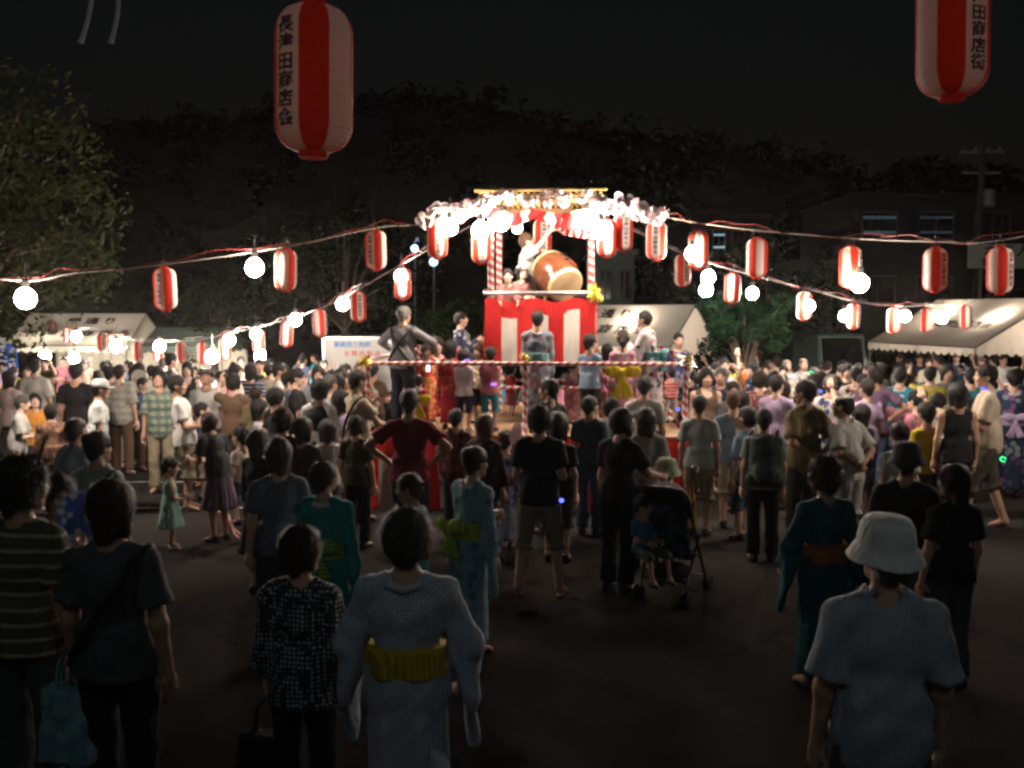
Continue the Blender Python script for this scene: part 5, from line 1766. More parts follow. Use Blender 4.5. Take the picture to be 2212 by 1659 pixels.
# utility pole
po = at(2122, 300, 40); g = gz(40)
r = empty("utility_pole", (po.x, 40, g), "concrete utility pole with insulators against the dark hillside", "utility pole")
b = MB(); b.tube([(0, 0, 0), (0, 0, po.z - g)], [.17, .11], 10); b.build("pole", simple("pole_grey", (.02, .02, .02), .8), r, True)
b = MB(); b.box((0, 0, po.z - g - .5), (1.7, .09, .09)); b.box((0, 0, po.z - g - 1.3), (1.5, .09, .09)); b.build("crossarm", STEEL, r)
for x in (-.7, -.25, .25, .7):
    b = MB(); b.lathe([(.03, 0), (.06, .03), (.035, .06), (.06, .09), (.03, .14), (0, .15)], 10, (x, 0, po.z - g - .45)); b.build("insulator", simple("porcelain", (.2, .21, .2), .2), r, True)
b = MB(); b.lathe([(0, 0), (.22, 0), (.24, .03), (.24, .6), (.2, .66), (0, .68)], 16, (.3, -.1, po.z - g - 2.6)); b.build("transformer", simple("trafo", (.1, .11, .11), .5), r, True)
# ---------------------------------------------------------------- the crowd
c = cloth
WHT, CRM, GRY, DGR, BLK = c((.66, .64, .6)), c((.58, .52, .42)), c((.34, .34, .35)), c((.08, .08, .085)), c((.018, .018, .02))
NVY, DNM, KHK, BRN, OLV = c((.03, .04, .09)), c((.06, .09, .16)), c((.30, .25, .17)), c((.13, .08, .05)), c((.15, .12, .06))
RED, MRN, PNK, YEL, TEA = c((.5, .04, .05)), c((.2, .018, .028)), c((.62, .25, .33)), c((.62, .48, .06)), c((.03, .22, .24))
TRQ, SKY_, MNT, ORG, LIL = c((.04, .32, .42)), c((.27, .38, .52)), c((.36, .62, .52)), c((.6, .25, .05)), c((.42, .32, .48))
SGE, BEI, PUR, GRN = c((.42, .48, .42)), c((.46, .40, .31)), c((.12, .07, .12)), c((.1, .3, .1))
CAMO = c((.16, .14, .09), 'camo', (.07, .065, .045), (.26, .22, .14))
PLAID = c((.30, .33, .24), 'plaid', (.06, .10, .14), (.08, .13, .10))
SAND = ('sandal', (.07, .04, .03)); SNK = ('shoe', (.6, .6, .6))
def yuk(col, c2, c3=None, obi=YEL, bow=True, pat='floral', sc=1.0):
    return [('yukata', c(col, pat, c2, c3, sc)), ('obi', obi), ('collar', c((.6, .58, .55)))] + ([('bow' if bow is True else bow, obi)] if bow else [])

# --- close to the camera
p_polo, _ = person(45, 986, 4.8, 16, "man in a dark polo with thin pale stripes, cut by the frame edge", [('tee', c((.075, .07, .045), 'hstripe', (.26, .26, .19), None, 1.1)), ('trousers', DGR)], hair=('messy', 'black'), skin='tan', look=(24, -4))
p_strap, S_strap = person(240, 1033, 4.55, 8, "dark haired person in a charcoal top with a crossbody strap, seen from behind", [('tee', c((.06, .06, .065))), ('trousers', BLK)], hair=('bob', 'dark'), look=(6, -3), skin='tan')
p_dot, S_dot = person(650, 1136, 4.7, 12, "short haired woman in a dark jacket with tiny pale dots, from behind", [('blouse', c((.025, .03, .035), 'dots', (.34, .38, .40))), ('trousers', BLK)], 'w', ('puff', 'dark'), look=(20, -4), skin='mid')
p_kim, S_kim = person(878, 1098, 4.38, 4, "grey haired woman in a pale wave patterned kimono with a yellow sash", [('yukata', c((.50, .54, .58), 'scales', (.24, .27, .33), None, 1.1)), ('obi', c((.5, .36, .02), 'vstripe', (.36, .24, .01), None, .35)), ('collar', c((.46, .48, .5)))], 'w', ('puff', 'salt'), arm=('sleeve', 'sleeve'), look=(3, -8), skin='mid', w=1.06, shoe=('sandal', (.3, .2, .15)))
p_hat, S_hat = person(1915, 1104, 3.75, 4, "man in a pale bucket hat and grey collared shirt, seen from behind", [('shirt', c((.30, .33, .37))), ('trousers', DGR)], hair=('crop', 'grey'), hat=('bucket', c((.62, .60, .55))), look=(-4, -6), skin='mid')
p_dhat, _ = person(1960, 948, 6.9, 24, "person in a dark round hat and black top behind the bucket hat man", [('tee', BLK), ('shorts', c((.1, .1, .09)))], hair=('short', 'black'), hat=('bucket', c((.05, .055, .06))), arm=('down', 'rail'), skin='tan')
p_lng, _ = person(2062, 1000, 6.6, -14, "woman with long black hair and a black top right of the dark round hat", [('tee', BLK), ('trousers', DGR)], 'w', ('long', 'black'), look=(-20, -6), skin='mid')
p_teal, _ = person(1783, 990, 6.6, -14, "curly haired woman in a dark teal yukata with a red and gold sash", [('yukata', c((.012, .075, .095), 'floral', (.015, .11, .13), (.02, .06, .1), .8)), ('obi', c((.22, .12, .04), 'hstripe', (.42, .05, .04), None, .6)), ('collar', c((.1, .12, .14)))], 'w', ('curly', 'brown'), arm=('sleeve', 'sleeve'), skin='mid')
person(1010, 962, 7.3, 48, "woman in pale blue yukata with a lime sash behind the grey haired woman", yuk((.2, .33, .40), (.08, .2, .3), (.33, .45, .5), c((.30, .42, .04)), True), 'w', ('bun', 'dark'), arm=('front', 'down'), lean=6, skin='mid')
person(884, 1022, 6.9, -62, "boy with cropped brown hair looking left above the grey haired woman", [('tee', c((.03, .18, .19))), ('shorts', DGR)], hair=('crop', 'brown'), look=(-20, 4), skin='tan', cls='w')
person(700, 992, 6.8, 10, "woman in a teal yukata with a green striped sash, behind the dotted jacket", yuk((.02, .24, .24), (.02, .3, .3), (.02, .18, .2), c((.09, .3, .1), 'hstripe', (.4, .42, .08), None, .5), True, 'floral', .7), 'w', ('short', 'brown'), look=(15, -6), skin='mid')
person(600, 944, 7.2, -24, "woman in a slate blue top with brown hair, behind the dotted jacket", [('tee', c((.10, .12, .16))), ('trousers', c((.03, .03, .04)))], 'w', ('bob', 'brown'), look=(-12, 0), skin='mid')
p_fan, S_fan = person(126, 1020, 5.5, 152, "boy holding a blue flowered fan at his chest", [('tee', c((.2, .22, .25))), ('shorts', DNM)], 'w', ('short', 'black'), arm=('phone', 'down'), look=(-14, -6), skin='tan')
p_sage, _ = person(210, 928, 7.5, 14, "woman with her hair up in a pale sage top with a dark strap", [('shirt', SGE), ('trousers', GRY)], 'w', ('bun', 'dark'), look=(12, -4), skin='mid')
person(163, 895, 8.6, 30, "balding man in a bright white shirt left of the white lines", [('shirt', c((.62, .66, .72))), ('trousers', GRY)], hair=('bald', 'salt'), look=(-10, -10), skin='mid')

# --- left of the stage
p_wt, S_wt = person(398, 808, 12.6, 74, "man in a white printed t-shirt and camouflage shorts, standing side on", [('tee', c((.7, .68, .64), 'print', (.2, .1, .12))), ('shorts', CAMO)], hair=('short', 'black'), arm=('front', 'front'), lean=-7, look=(8, -6), shoe=SAND, skin='mid')
person(345, 800, 14.0, 172, "man in a green plaid shirt and khaki trousers looking down", [('shirt', PLAID), ('trousers', KHK)], hair=('messy', 'black'), look=(10, -28), skin='mid')
person(447, 796, 14.6, 178, "broad man in a pale grey t-shirt and dark cap, arms hanging", [('tee', c((.42, .41, .40))), ('trousers', BRN)], hair=('short', 'black'), hat=('cap', DGR), look=(0, -30), w=1.16, skin='tan')
p_girl, S_girl = person(365, 984, 10.6, 66, "small girl in a mint sundress standing alone on the asphalt", [('dress', MNT)], 't', ('twin', 'black'), arm=('front', 'front'), shoe=('sandal', (.5, .5, .5)), look=(10, 4), skin='mid')
person(470, 886, 10.9, -58, "brown haired woman in a charcoal top bending toward the white t-shirt man", [('tee', c((.05, .05, .06))), ('skirt', c((.11, .08, .11)))], 'w', ('bob', 'brown'), arm=('front', 'down'), lean=14, look=(0, -18), skin='tan')
person(436, 866, 13.4, 80, "child with cropped black hair between the white t-shirt man and the bending woman", [('tee', NVY), ('shorts', KHK)], 'k', ('crop', 'black'), look=(0, -10))
person(508, 780, 16.4, 100, "woman in a white top and dark banded skirt, side on", [('tank', WHT), ('skirt', c((.03, .03, .03), 'hstripe', (.4, .4, .36), None, 2.2))], 'w', ('bob', 'black'), arm=('front', 'front'))
person(541, 782, 16.9, 0, "woman in a navy top with white stripes and khaki trousers, from behind", [('tee', c((.03, .04, .08), 'hstripe', (.4, .42, .48))), ('trousers', KHK)], 'w', ('bob', 'black'))
person(478, 800, 16.0, 150, "person in a scarlet top half hidden by the broad man", [('tank', RED), ('trousers', DNM)], 'w', ('bun', 'black'))
person(405, 778, 18.2, 176, "pale woman with long black hair in a low cut black top", [('tank', BLK), ('skirt', BLK)], 'w', ('long', 'black'), skin='pale')
person(370, 762, 18.8, 60, "man with a yellow lanyard round his neck before the far lanterns", [('tee', GRY), ('trousers', DNM)], hair=('short', 'black'), skin='light')
person(300, 778, 17.2, -30, "woman in a white blouse and black skirt holding a pale round fan", [('blouse', WHT), ('trousers', BLK)], 'w', ('bob', 'black'), arm=('front', 'phone'))
person(258, 786, 15.8, 6, "man in a grey checked shirt and brown trousers, from behind", [('shirt', c((.42, .40, .36), 'plaid', (.3, .27, .2), (.34, .33, .3))), ('trousers', BRN)], hair=('short', 'dark'))
person(238, 790, 16.6, 20, "woman in a white and indigo yukata beside the grey checked shirt", yuk((.6, .58, .55), (.1, .14, .25), None, MRN), 'w', ('bun', 'black'))
person(165, 782, 14.6, 4, "big man in a black t-shirt, from behind", [('tee', BLK), ('trousers', DGR)], hair=('short', 'black'), w=1.1, skin='mid')
person(204, 816, 12.4, 68, "man in a white t-shirt with a blue and green splash and a visor cap", [('tee', c((.6, .62, .6), 'print', (.06, .18, .3))), ('shorts', KHK)], hair=('short', 'black'), hat=('cap', c((.5, .5, .48))), lean=5, skin='mid')
person(75, 775, 17.0, 0, "man in a plain white shirt below the far bulb, from behind", [('shirt', WHT), ('trousers', DGR)], hair=('short', 'black'))
person(32, 850, 13.0, 74, "grey haired person in a pale shirt at the frame edge beside the orange top", [('shirt', c((.46, .45, .42))), ('trousers', KHK)], 'w', ('short', 'salt'), arm=('front', 'front'), lean=8)
person(75, 858, 13.9, 150, "person in an orange top near the frame edge", [('tee', ORG), ('trousers', DNM)], 'w', ('bob', 'black'), look=(0, -18))
person(118, 872, 12.2, -40, "person in a brown flowered top bending over near the frame edge", [('blouse', c((.16, .09, .06), 'floral', (.32, .16, .08), (.08, .05, .04))), ('trousers', DGR)], 'w', ('short', 'dark'), lean=18)
person(20, 800, 15.6, 20, "person with white hair band in a pale pink top at the frame edge", [('tee', c((.55, .42, .40))), ('trousers', DGR)], 'w', ('bob', 'black'), hat=('band', WHT))
person(690, 818, 11.9, 20, "dark haired person with a white collar and black vest watching the stage", [('shirt', WHT), ('vest', BLK), ('trousers', DGR)], 'w', ('messy', 'black'), look=(-10, 0))
person(640, 786, 14.1, 84, "woman with a ponytail in black with a white bag strap, side on", [('tee', BLK), ('trousers', DNM)], 'w', ('pony', 'black'), arm=('phone', 'front'))
person(596, 838, 12.6, 40, "fluffy haired woman in black left of the black vest", [('tee', c((.03, .025, .03))), ('skirt', DGR)], 'w', ('curly', 'black'), look=(20, -8))
person(610, 880, 9.6, 12, "person with thick brown hair in a dark plum top, low in the crowd", [('tee', c((.05, .03, .04))), ('trousers', BLK)], 'w', ('messy', 'brown'), skin='mid')
p_bei, S_bei = person(772, 797, 12.0, 56, "man in a beige t-shirt with a black shoulder bag at the stage corner", [('tee', c((.44, .37, .27))), ('trousers', BLK)], hair=('short', 'black'), arm=('phone', 'rail'), skin='mid')
person(735, 822, 12.8, 30, "child in a pale lilac top behind the beige t-shirt man", [('tee', LIL), ('shorts', DNM)], 'k', ('bob', 'black'))
person(706, 905, 11.2, -20, "child in a pale top crouched low near the stage corner", [('tee', c((.5, .48, .5))), ('shorts', DGR)], 'k', ('bob', 'black'))
person(687, 784, 15.4, 170, "woman facing the camera in a pale blue top before the truck", [('blouse', c((.4, .42, .46))), ('trousers', DNM)], 'w', ('long', 'dark'), arm=('front', 'down'))
person(575, 782, 17.4, 20, "man in a cream shirt leaning toward the truck side", [('shirt', CRM), ('trousers', KHK)], hair=('short', 'black'), lean=8)
person(622, 800, 15.0, 60, "man in a steel blue t-shirt behind the ponytail woman", [('tee', c((.14, .18, .22))), ('trousers', DGR)], hair=('short', 'dark'))
person(745, 770, 17.0, 130, "woman in a russet top facing right before the truck", [('tee', c((.3, .12, .07))), ('trousers', DGR)], 'w', ('bob', 'dark'))
person(560, 862, 13.0, 90, "child in a grey top squeezed beside the fluffy haired woman", [('tee', GRY), ('shorts', DGR)], 'k', ('bob', 'black'))
person(520, 905, 11.8, -60, "small child in a cream shirt behind the bending woman", [('tee', CRM), ('shorts', DNM)], 't', ('crop', 'black'))

person(655, 900, 9.5, 24, "woman with a brown bob in a dark brown top left of the maroon t-shirt", [('tee', c((.06, .04, .03))), ('trousers', DGR)], 'w', ('bob', 'dark'), look=(10, -8), skin='mid')
person(558, 925, 8.8, 40, "woman with long dark hair in a black cardigan left of the slate blue top", [('long', c((.022, .02, .022))), ('skirt', DGR)], 'w', ('long', 'dark'), look=(14, -10), skin='mid')
person(770, 900, 10.6, 20, "person in a dark olive top at the stage corner, from behind", [('tee', c((.05, .05, .03))), ('trousers', BLK)], 'w', ('messy', 'dark'), skin='mid')
person(985, 880, 10.9, 14, "person with black hair in a dark red checked top before the curtain", [('shirt', c((.12, .03, .03), 'plaid', (.05, .02, .02), (.2, .1, .08))), ('trousers', DGR)], 'w', ('short', 'black'), skin='mid')
# --- in front of the stage
p_mar, _ = person(884, 838, 9.7, 8, "man in a maroon t-shirt with hands on hips facing the stage", [('tee', MRN), ('trousers', c((.03, .035, .05)))], hair=('short', 'black'), arm=('hip', 'hip'), look=(-4, 0), skin='tan')
person(1048, 893, 10.0, 36, "woman with long brown hair in dark grey before the stage curtain", [('blouse', c((.05, .045, .045))), ('trousers', c((.2, .19, .18)))], 'w', ('long', 'brown'), look=(15, -10), skin='mid')
person(1092, 926, 10.6, 20, "child in a pale blue patterned yukata between two adults before the curtain", yuk((.28, .34, .46), (.1, .14, .36), (.4, .42, .5), c((.2, .1, .14))), 'k', ('bun', 'dark'))
p_blk, _ = person(1165, 874, 8.8, 6, "man in a black t-shirt, khaki shorts and sandals with folded arms", [('tee', c((.012, .014, .02))), ('shorts', c((.24, .20, .14)))], hair=('messy', 'black'), arm=('fold', 'fold'), legs='wide', shoe=SAND, skin='mid')
person(1186, 815, 11.3, -46, "man in a dark green shirt in profile behind the black t-shirt", [('shirt', c((.03, .05, .045), 'plaid', (.05, .07, .06), (.02, .03, .03))), ('trousers', DGR)], hair=('short', 'black'), look=(-24, -6), skin='mid')
person(1204, 885, 10.0, 10, "child with black hair right beside the folded arms man", [('tee', BLK), ('shorts', DGR)], 'k', ('bob', 'black'))
p_cap, S_cap = person(1335, 886, 8.9, 40, "woman in a black top and trousers with a dark cap, bending over the stroller", [('tee', BLK), ('trousers', c((.014, .014, .018)))], 'w', ('bob', 'black'), hat=('cap', c((.03, .03, .035))), arm=('down', 'rail'), lean=6, look=(20, -26), skin='mid', H=1.63)
person(1396, 878, 9.8, 10, "woman with shoulder length dark hair in a grey t-shirt behind the stroller", [('tee', c((.34, .33, .31))), ('trousers', c((.3, .31, .34)))], 'w', ('long', 'dark'), look=(12, -14), skin='mid')
person(1275, 852, 11.2, 30, "person with a lime bag strap and navy top before the curtain", [('tee', c((.05, .07, .10))), ('trousers', DNM)], 'w', ('short', 'black'), look=(14, -14), skin='mid')
person(1392, 810, 12.0, 10, "man in a pale grey t-shirt at the foot of the stage, from behind", [('tee', c((.44, .41, .37))), ('trousers', DGR)], hair=('short', 'black'), skin='mid')
person(1320, 858, 11.6, 30, "dark bushy haired person with a pale scarf before the curtain", [('blouse', c((.22, .26, .25))), ('trousers', DGR)], 'w', ('messy', 'black'), skin='mid')
person(1440, 985, 9.4, 20, "small child in a pale green sun hat beside the stroller", [('tee', c((.4, .42, .36))), ('shorts', DNM)], 't', ('crop', 'black'), hat=('bucket', c((.4, .48, .34))))
person(1512, 850, 11.2, 14, "person in a pale t-shirt with a dark sash bag at the stage's far corner", [('tee', c((.48, .50, .48))), ('shorts', KHK)], 'w', ('short', 'black'), skin='mid')
person(1584, 842, 11.6, 12, "man with light catching his dyed brown hair, in a slate t-shirt", [('tee', c((.13, .17, .22))), ('shorts', KHK)], 'w', ('short', 'auburn'), skin='mid')
person(1613, 874, 11.0, -40, "boy in a sky blue shirt with his head bowed", [('shirt', SKY_), ('shorts', DNM)], 'k', ('short', 'black'), look=(-10, -30), skin='mid')
p_bp, S_bp = person(1652, 880, 10.0, 8, "person with a big dark patterned backpack and black trousers", [('tee', c((.22, .26, .24))), ('trousers', c((.012, .012, .016)))], 'w', ('short', 'black'), look=(8, 0), skin='mid')
person(1740, 818, 10.5, -24, "tall man in an olive brown shirt with hands clasped behind him", [('shirt', c((.20, .155, .07))), ('trousers', c((.05, .045, .04)))], hair=('short', 'black'), arm=('back', 'back'), look=(-26, 0), skin='tan')
person(1838, 850, 10.3, -34, "balding man in a white shirt and pale shorts, hands behind his back", [('shirt', c((.56, .53, .48))), ('shorts', c((.40, .39, .38)))], hair=('bald', 'black'), arm=('back', 'back'), lean=7, look=(-24, -6), skin='tan', w=1.05)
person(1890, 788, 13.6, 10, "man in a plum t-shirt and jeans with a hand on his hip", [('tee', PUR), ('trousers', DNM)], hair=('short', 'black'), arm=('down', 'hip'), skin='tan')
p_glow, S_glow = person(2140, 784, 11.5, -72, "tall man in a beige shirt and dark shorts with a glowing blue necklace", [('shirt', c((.50, .42, .31))), ('shorts', c((.08, .07, .055)))], hair=('short', 'black'), arm=('front', 'front'), legs='walk', lean=3, shoe=SAND, look=(-8, -6), skin='mid')
person(2070, 826, 11.3, 6, "woman in a black tank top with bare arms, from behind", [('tank', BLK), ('trousers', BLK)], 'w', ('bob', 'black'), skin='mid')
person(2002, 866, 11.6, -12, "boy in a mustard yellow t-shirt", [('tee', c((.45, .36, .02))), ('shorts', DGR)], 'k', ('short', 'black'), skin='mid')
person(1945, 910, 10.0, 6, "child with a round black haircut and white collar low in the crowd", [('tee', WHT), ('shorts', DNM)], 'k', ('short', 'black'))
person(1982, 836, 12.9, -30, "girl in a rose pink yukata behind the yellow t-shirt boy", yuk((.5, .2, .25), (.62, .4, .42), (.4, .1, .16), c((.5, .12, .2))), 'k', ('bun', 'black'))
person(1946, 786, 14.6, 30, "girl in a turquoise yukata with a long pink sash", yuk((.03, .30, .42), (.5, .56, .6), (.02, .2, .3), PNK, 'bigbow'), 'w', ('short', 'black'))
person(1526, 790, 14.1, 176, "woman with a fringe in a brown low necked top facing the camera", [('tank', c((.14, .095, .07))), ('skirt', DGR)], 'w', ('bob', 'black'), skin='light')
person(1690, 822, 13.4, -60, "woman with a green glow band in profile behind the olive shirt man", [('tee', PUR), ('trousers', DGR)], 'w', ('bob', 'dark'), skin='mid')
person(1640, 800, 14.2, 0, "person with a beaded band in the hair and a burgundy top", [('blouse', c((.14, .05, .05), 'dots', (.4, .22, .2), None, 1.8)), ('trousers', DGR)], 'w', ('puff', 'dark'))
person(1862, 872, 12.2, -20, "child with black hair beside the balding white shirt man", [('tee', NVY), ('shorts', DGR)], 'k', ('bob', 'black'))
person(1770, 800, 15.6, -60, "woman in a teal top looking left behind the olive shirt man", [('tee', TEA), ('trousers', DGR)], 'w', ('long', 'dark'))
person(1850, 784, 15.2, 20, "woman in a white and black splashed yukata near the tent corner", yuk((.62, .58, .54), (.03, .03, .04), (.4, .12, .08), c((.5, .16, .06))), 'w', ('bun', 'black'))
p_yel, _ = person(1565, 742, 19.0, 180, "person in a bright yellow t-shirt with both hands behind the head", [('tee', c((.68, .60, .12))), ('shorts', DGR)], hair=('short', 'black'), arm=('head', 'head'), H=1.78)
person(1700, 742, 20.0, 168, "bald man in a pale shirt facing the camera in the far crowd", [('shirt', c((.42, .42, .44))), ('trousers', DGR)], hair=('bald', 'grey'), H=1.74)
person(1736, 742, 20.4, 176, "older man in a striped grey shirt beside the bald man", [('shirt', c((.3, .3, .32), 'vstripe', (.45, .45, .45))), ('trousers', DGR)], hair=('bald', 'salt'), H=1.76)
person(1628, 752, 18.6, -30, "person in an orange wrap with an arm raised in the far crowd", [('tee', c((.62, .17, .03))), ('trousers', DGR)], 'w', ('short', 'black'), arm=('up', 'down'))
person(2010, 790, 15.4, 20, "woman in a sunny yellow top with her back turned near the tent", [('tee', c((.62, .52, .10))), ('trousers', DNM)], 'w', ('bun', 'black'), arm=('dance', 'down'))
person(2046, 782, 16.2, 172, "woman in a grey t-shirt facing the camera behind the black tank top", [('tee', GRY), ('trousers', DGR)], 'w', ('bob', 'dark'))
person(2098, 792, 14.4, 10, "person in a turquoise shirt between the black tank top and the tall beige man", [('tee', TEA), ('trousers', DGR)], 'w', ('short', 'black'))
person(2190, 790, 13.6, 12, "person in a dark blue flowered yukata at the frame edge, from behind", yuk((.03, .05, .10), (.25, .3, .34), (.2, .08, .2), LIL), 'w', ('short', 'black'))
person(2205, 830, 14.6, 170, "person in a navy top looking toward the camera at the frame edge", [('tee', NVY), ('trousers', DGR)], 'w', ('bob', 'black'))

# --- on the stage deck
D_ = DECK
p_sus, S_sus = person(868, 659, 13.5, 24, "grey haired man in a grey shirt with crossed suspenders on the stage", [('long', c((.22, .22, .24))), ('trousers', c((.02, .025, .04)))], hair=('short', 'grey'), arm=('lean', 'lean'), lean=4, skin='mid', base=D_, w=1.06)
person(995, 672, 15.4, 78, "person in a navy yukata with a pink towel at the neck on the stage", yuk((.05, .07, .13), (.5, .5, .5), None, c((.45, .18, .2)), False), 'w', ('short', 'black'), arm=('clap', 'clap'), look=(6, -10), base=D_)
person(1161, 669, 13.35, 4, "person in grey blue yukata with pink patch and teal sash, from behind", yuk((.27, .31, .37), (.42, .20, .26), (.1, .13, .2), c((.10, .26, .25), 'hstripe', (.2, .36, .3), None, .5), False), 'w', ('short', 'black'), arm=('front', 'front'), base=D_, skin='mid')
person(1408, 667, 13.5, -66, "person in a white and black yukata with teal sash bending left on stage", yuk((.52, .48, .48), (.04, .04, .05), (.5, .2, .3), c((.05, .2, .22))), 'w', ('short', 'black'), arm=('clap', 'front'), lean=9, look=(-8, -16), base=D_)
person(945, 728, 14.0, 168, "girl with glasses in a red patterned yukata on the stage", yuk((.55, .04, .06), (.62, .28, .08), (.4, .02, .05), ORG), 'k', ('bob', 'dark'), arm=('dance', 'front'), base=D_, skin='light')
person(920, 742, 13.7, 150, "child in a scarlet yukata behind the stage rail by the suspenders man", yuk((.58, .06, .05), (.6, .35, .1), None, c((.5, .2, .05))), 'k', ('short', 'dark'), base=D_)
person(972, 735, 13.3, 10, "girl in a crimson yukata seen from behind beside the white t-shirt girl", yuk((.36, .02, .035), (.5, .12, .06), (.28, .01, .03), MRN, False), 'k', ('bob', 'black'), base=D_)
p_sho, _ = person(1002, 753, 13.0, 20, "girl in a pale printed t-shirt, navy shorts and white sneakers on the stage", [('tee', c((.55, .48, .46), 'print', (.3, .16, .12))), ('shorts', c((.025, .035, .07)))], 'k', ('bob', 'black'), arm=('front', 'front'), look=(30, 0), shoe=SNK, base=D_)
person(1058, 746, 13.05, 10, "girl in a pink top and turquoise shorts, from behind on the stage", [('tee', c((.55, .18, .2), 'print', (.4, .3, .1))), ('shorts', c((.03, .26, .28)))], 'k', ('short', 'black'), arm=('front', 'front'), look=(-24, 0), shoe=SAND, base=D_)
person(1036, 740, 13.9, -140, "girl in a cream top facing the others behind the turquoise shorts girl", [('tee', CRM), ('shorts', BLK)], 'k', ('bob', 'brown'), arm=('clap', 'clap'), base=D_)
person(1104, 778, 14.6, 60, "small child in a red top by the tower legs", [('tee', RED), ('skirt', PNK)], 't', ('bob', 'black'), base=D_)
person(1275, 719, 13.1, 20, "boy in a pale blue t-shirt and dark shorts on the stage", [('tee', c((.26, .36, .50))), ('shorts', c((.03, .03, .035)))], 'k', ('short', 'black'), arm=('front', 'front'), look=(24, 0), base=D_)
person(1240, 780, 13.9, 150, "small child in a pink yukata with an orange sash beside the blue t-shirt boy", yuk((.55, .2, .24), (.6, .4, .4), None, ORG), 't', ('twin', 'black'), base=D_)
person(1346, 713, 13.2, 8, "girl in a pink yukata with a yellow sash and a yellow hair ribbon", yuk((.62, .28, .38), (.7, .5, .55), (.5, .15, .3), c((.62, .46, .03)), 'bigbow'), 'k', ('pony', 'black'), hat=('band', YEL), base=D_)
person(1383, 728, 13.7, -16, "girl in a deep pink yukata beside the yellow ribbon girl", yuk((.58, .18, .28), (.66, .4, .45), None, c((.45, .1, .16))), 'k', ('bun', 'dark'), base=D_)
person(1312, 742, 13.9, 40, "child with a dark bob between the blue t-shirt boy and the yellow ribbon girl", yuk((.4, .1, .16), (.5, .3, .3), None, PNK), 'k', ('bob', 'black'), base=D_)
person(1466, 716, 14.6, 172, "boy in a navy happi coat facing the camera at the stage's far rail", [('happi', c((.03, .06, .2), 'floral', (.3, .3, .4))), ('shorts', DNM)], 'k', ('crop', 'black'), base=D_)
person(1450, 790, 14.0, -20, "toddler in red and white near the stage's far corner post", [('tee', c((.55, .08, .08), 'hstripe', (.6, .55, .5))), ('shorts', c((.5, .45, .42)))], 't', ('crop', 'black'), base=D_)
person(905, 845, 12.95, 6, "girl with a big yellow butterfly sash at the stage's front edge", yuk((.5, .05, .06), (.55, .3, .1), None, c((.62, .48, .03)), 'bigbow'), 't', ('bun', 'black'), base=D_)
# --- on the drum tower
p_dru, S_dru = person(1137, 508, 14.55, 76, "drummer in a pale shirt raising a stick beside the big drum", [('tee', c((.36, .33, .31))), ('trousers', GRY)], hair=('short', 'brown'), arm=('drum', 'drum'), look=(6, -14), base=UPPER, H=1.6)
person(1096, 578, 14.05, 176, "child in a salmon pink happi leaning over the tower rail", [('happi', c((.45, .15, .14))), ('shorts', DNM)], 'k', ('short', 'black'), arm=('rail', 'rail'), lean=10, look=(0, -8), base=UPPER)
person(1127, 570, 14.3, 150, "child in a white cap and pink happi beside the drum on the tower", [('happi', c((.46, .17, .17))), ('shorts', DNM)], 'k', ('bob', 'black'), hat=('cap', WHT), arm=('front', 'front'), look=(0, -16), base=UPPER)

# ---------------------------------------------------------------- the far crowd
random.seed(5)
rf = random.Random(21)
taken = [(b_.location.x, b_.location.y) for b_, s_, k_ in PEOPLE]
OUT = [("white shirt", 'tee', WHT), ("cream shirt", 'shirt', CRM), ("grey t-shirt", 'tee', GRY), ("black top", 'tee', BLK), ("navy top", 'tee', NVY), ("white blouse", 'blouse', WHT),
       ("denim blue shirt", 'shirt', DNM), ("brown top", 'tee', BRN), ("olive shirt", 'shirt', OLV), ("red top", 'tee', RED), ("pink top", 'blouse', PNK), ("yellow top", 'tee', YEL),
       ("turquoise top", 'tee', TRQ), ("pale blue shirt", 'shirt', SKY_), ("sage top", 'blouse', SGE), ("lilac top", 'tee', LIL), ("beige shirt", 'shirt', BEI), ("charcoal top", 'tee', DGR)]
YUK = [("indigo yukata", c((.04, .06, .15), 'floral', (.5, .5, .55)), RED), ("pink yukata", c((.55, .25, .32), 'floral', (.65, .5, .5)), YEL), ("white yukata", c((.6, .58, .55), 'floral', (.1, .14, .3)), c((.4, .1, .2))), ("turquoise yukata", c((.04, .28, .38), 'floral', (.5, .55, .6)), PNK)]
HS = [('short', 'black'), ('bob', 'black'), ('long', 'dark'), ('bun', 'black'), ('short', 'dark'), ('pony', 'black'), ('short', 'salt'), ('messy', 'black')]
HN = {'short': 'crop', 'bob': 'bob', 'long': 'tresses', 'bun': 'bun', 'pony': 'ponytail', 'messy': 'mop'}
CN = {'black': 'black', 'dark': 'brown', 'salt': 'greying'}
MARKS_L = [(-60, "beside the blue banner"), (60, "below the lettered tent's near end"), (150, "below the slim lantern"), (215, "below the pale red lantern"), (270, "below the eave end bulb"), (320, "below the red lettered lantern"), (368, "below the washed out lantern"), (415, "below the plain red lantern"),
           (460, "below the pink red lantern"), (525, "below the glaring lantern"), (590, "left of the bulbed lantern"), (655, "below the truck corner lantern"), (720, "before the truck's lettering"), (820, "before the truck's far edge")]
MARKS_R = [(1500, "beside the stage's far corner"), (1560, "below the blue bulb"), (1604, "below the lone white bulb"), (1680, "left of the glowing lantern"), (1740, "below the glowing lantern"), (1800, "before the parked van"), (1850, "below the tent corner lantern"), (1905, "at the tent's scalloped corner"),
           (1960, "below the orange tent lantern"), (2010, "below the tent's middle lantern"), (2060, "below the second tent bulb"), (2110, "below the last tent lantern"), (2160, "below the tent's near corner"), (2240, "under the tent's near edge")]
seen = {}
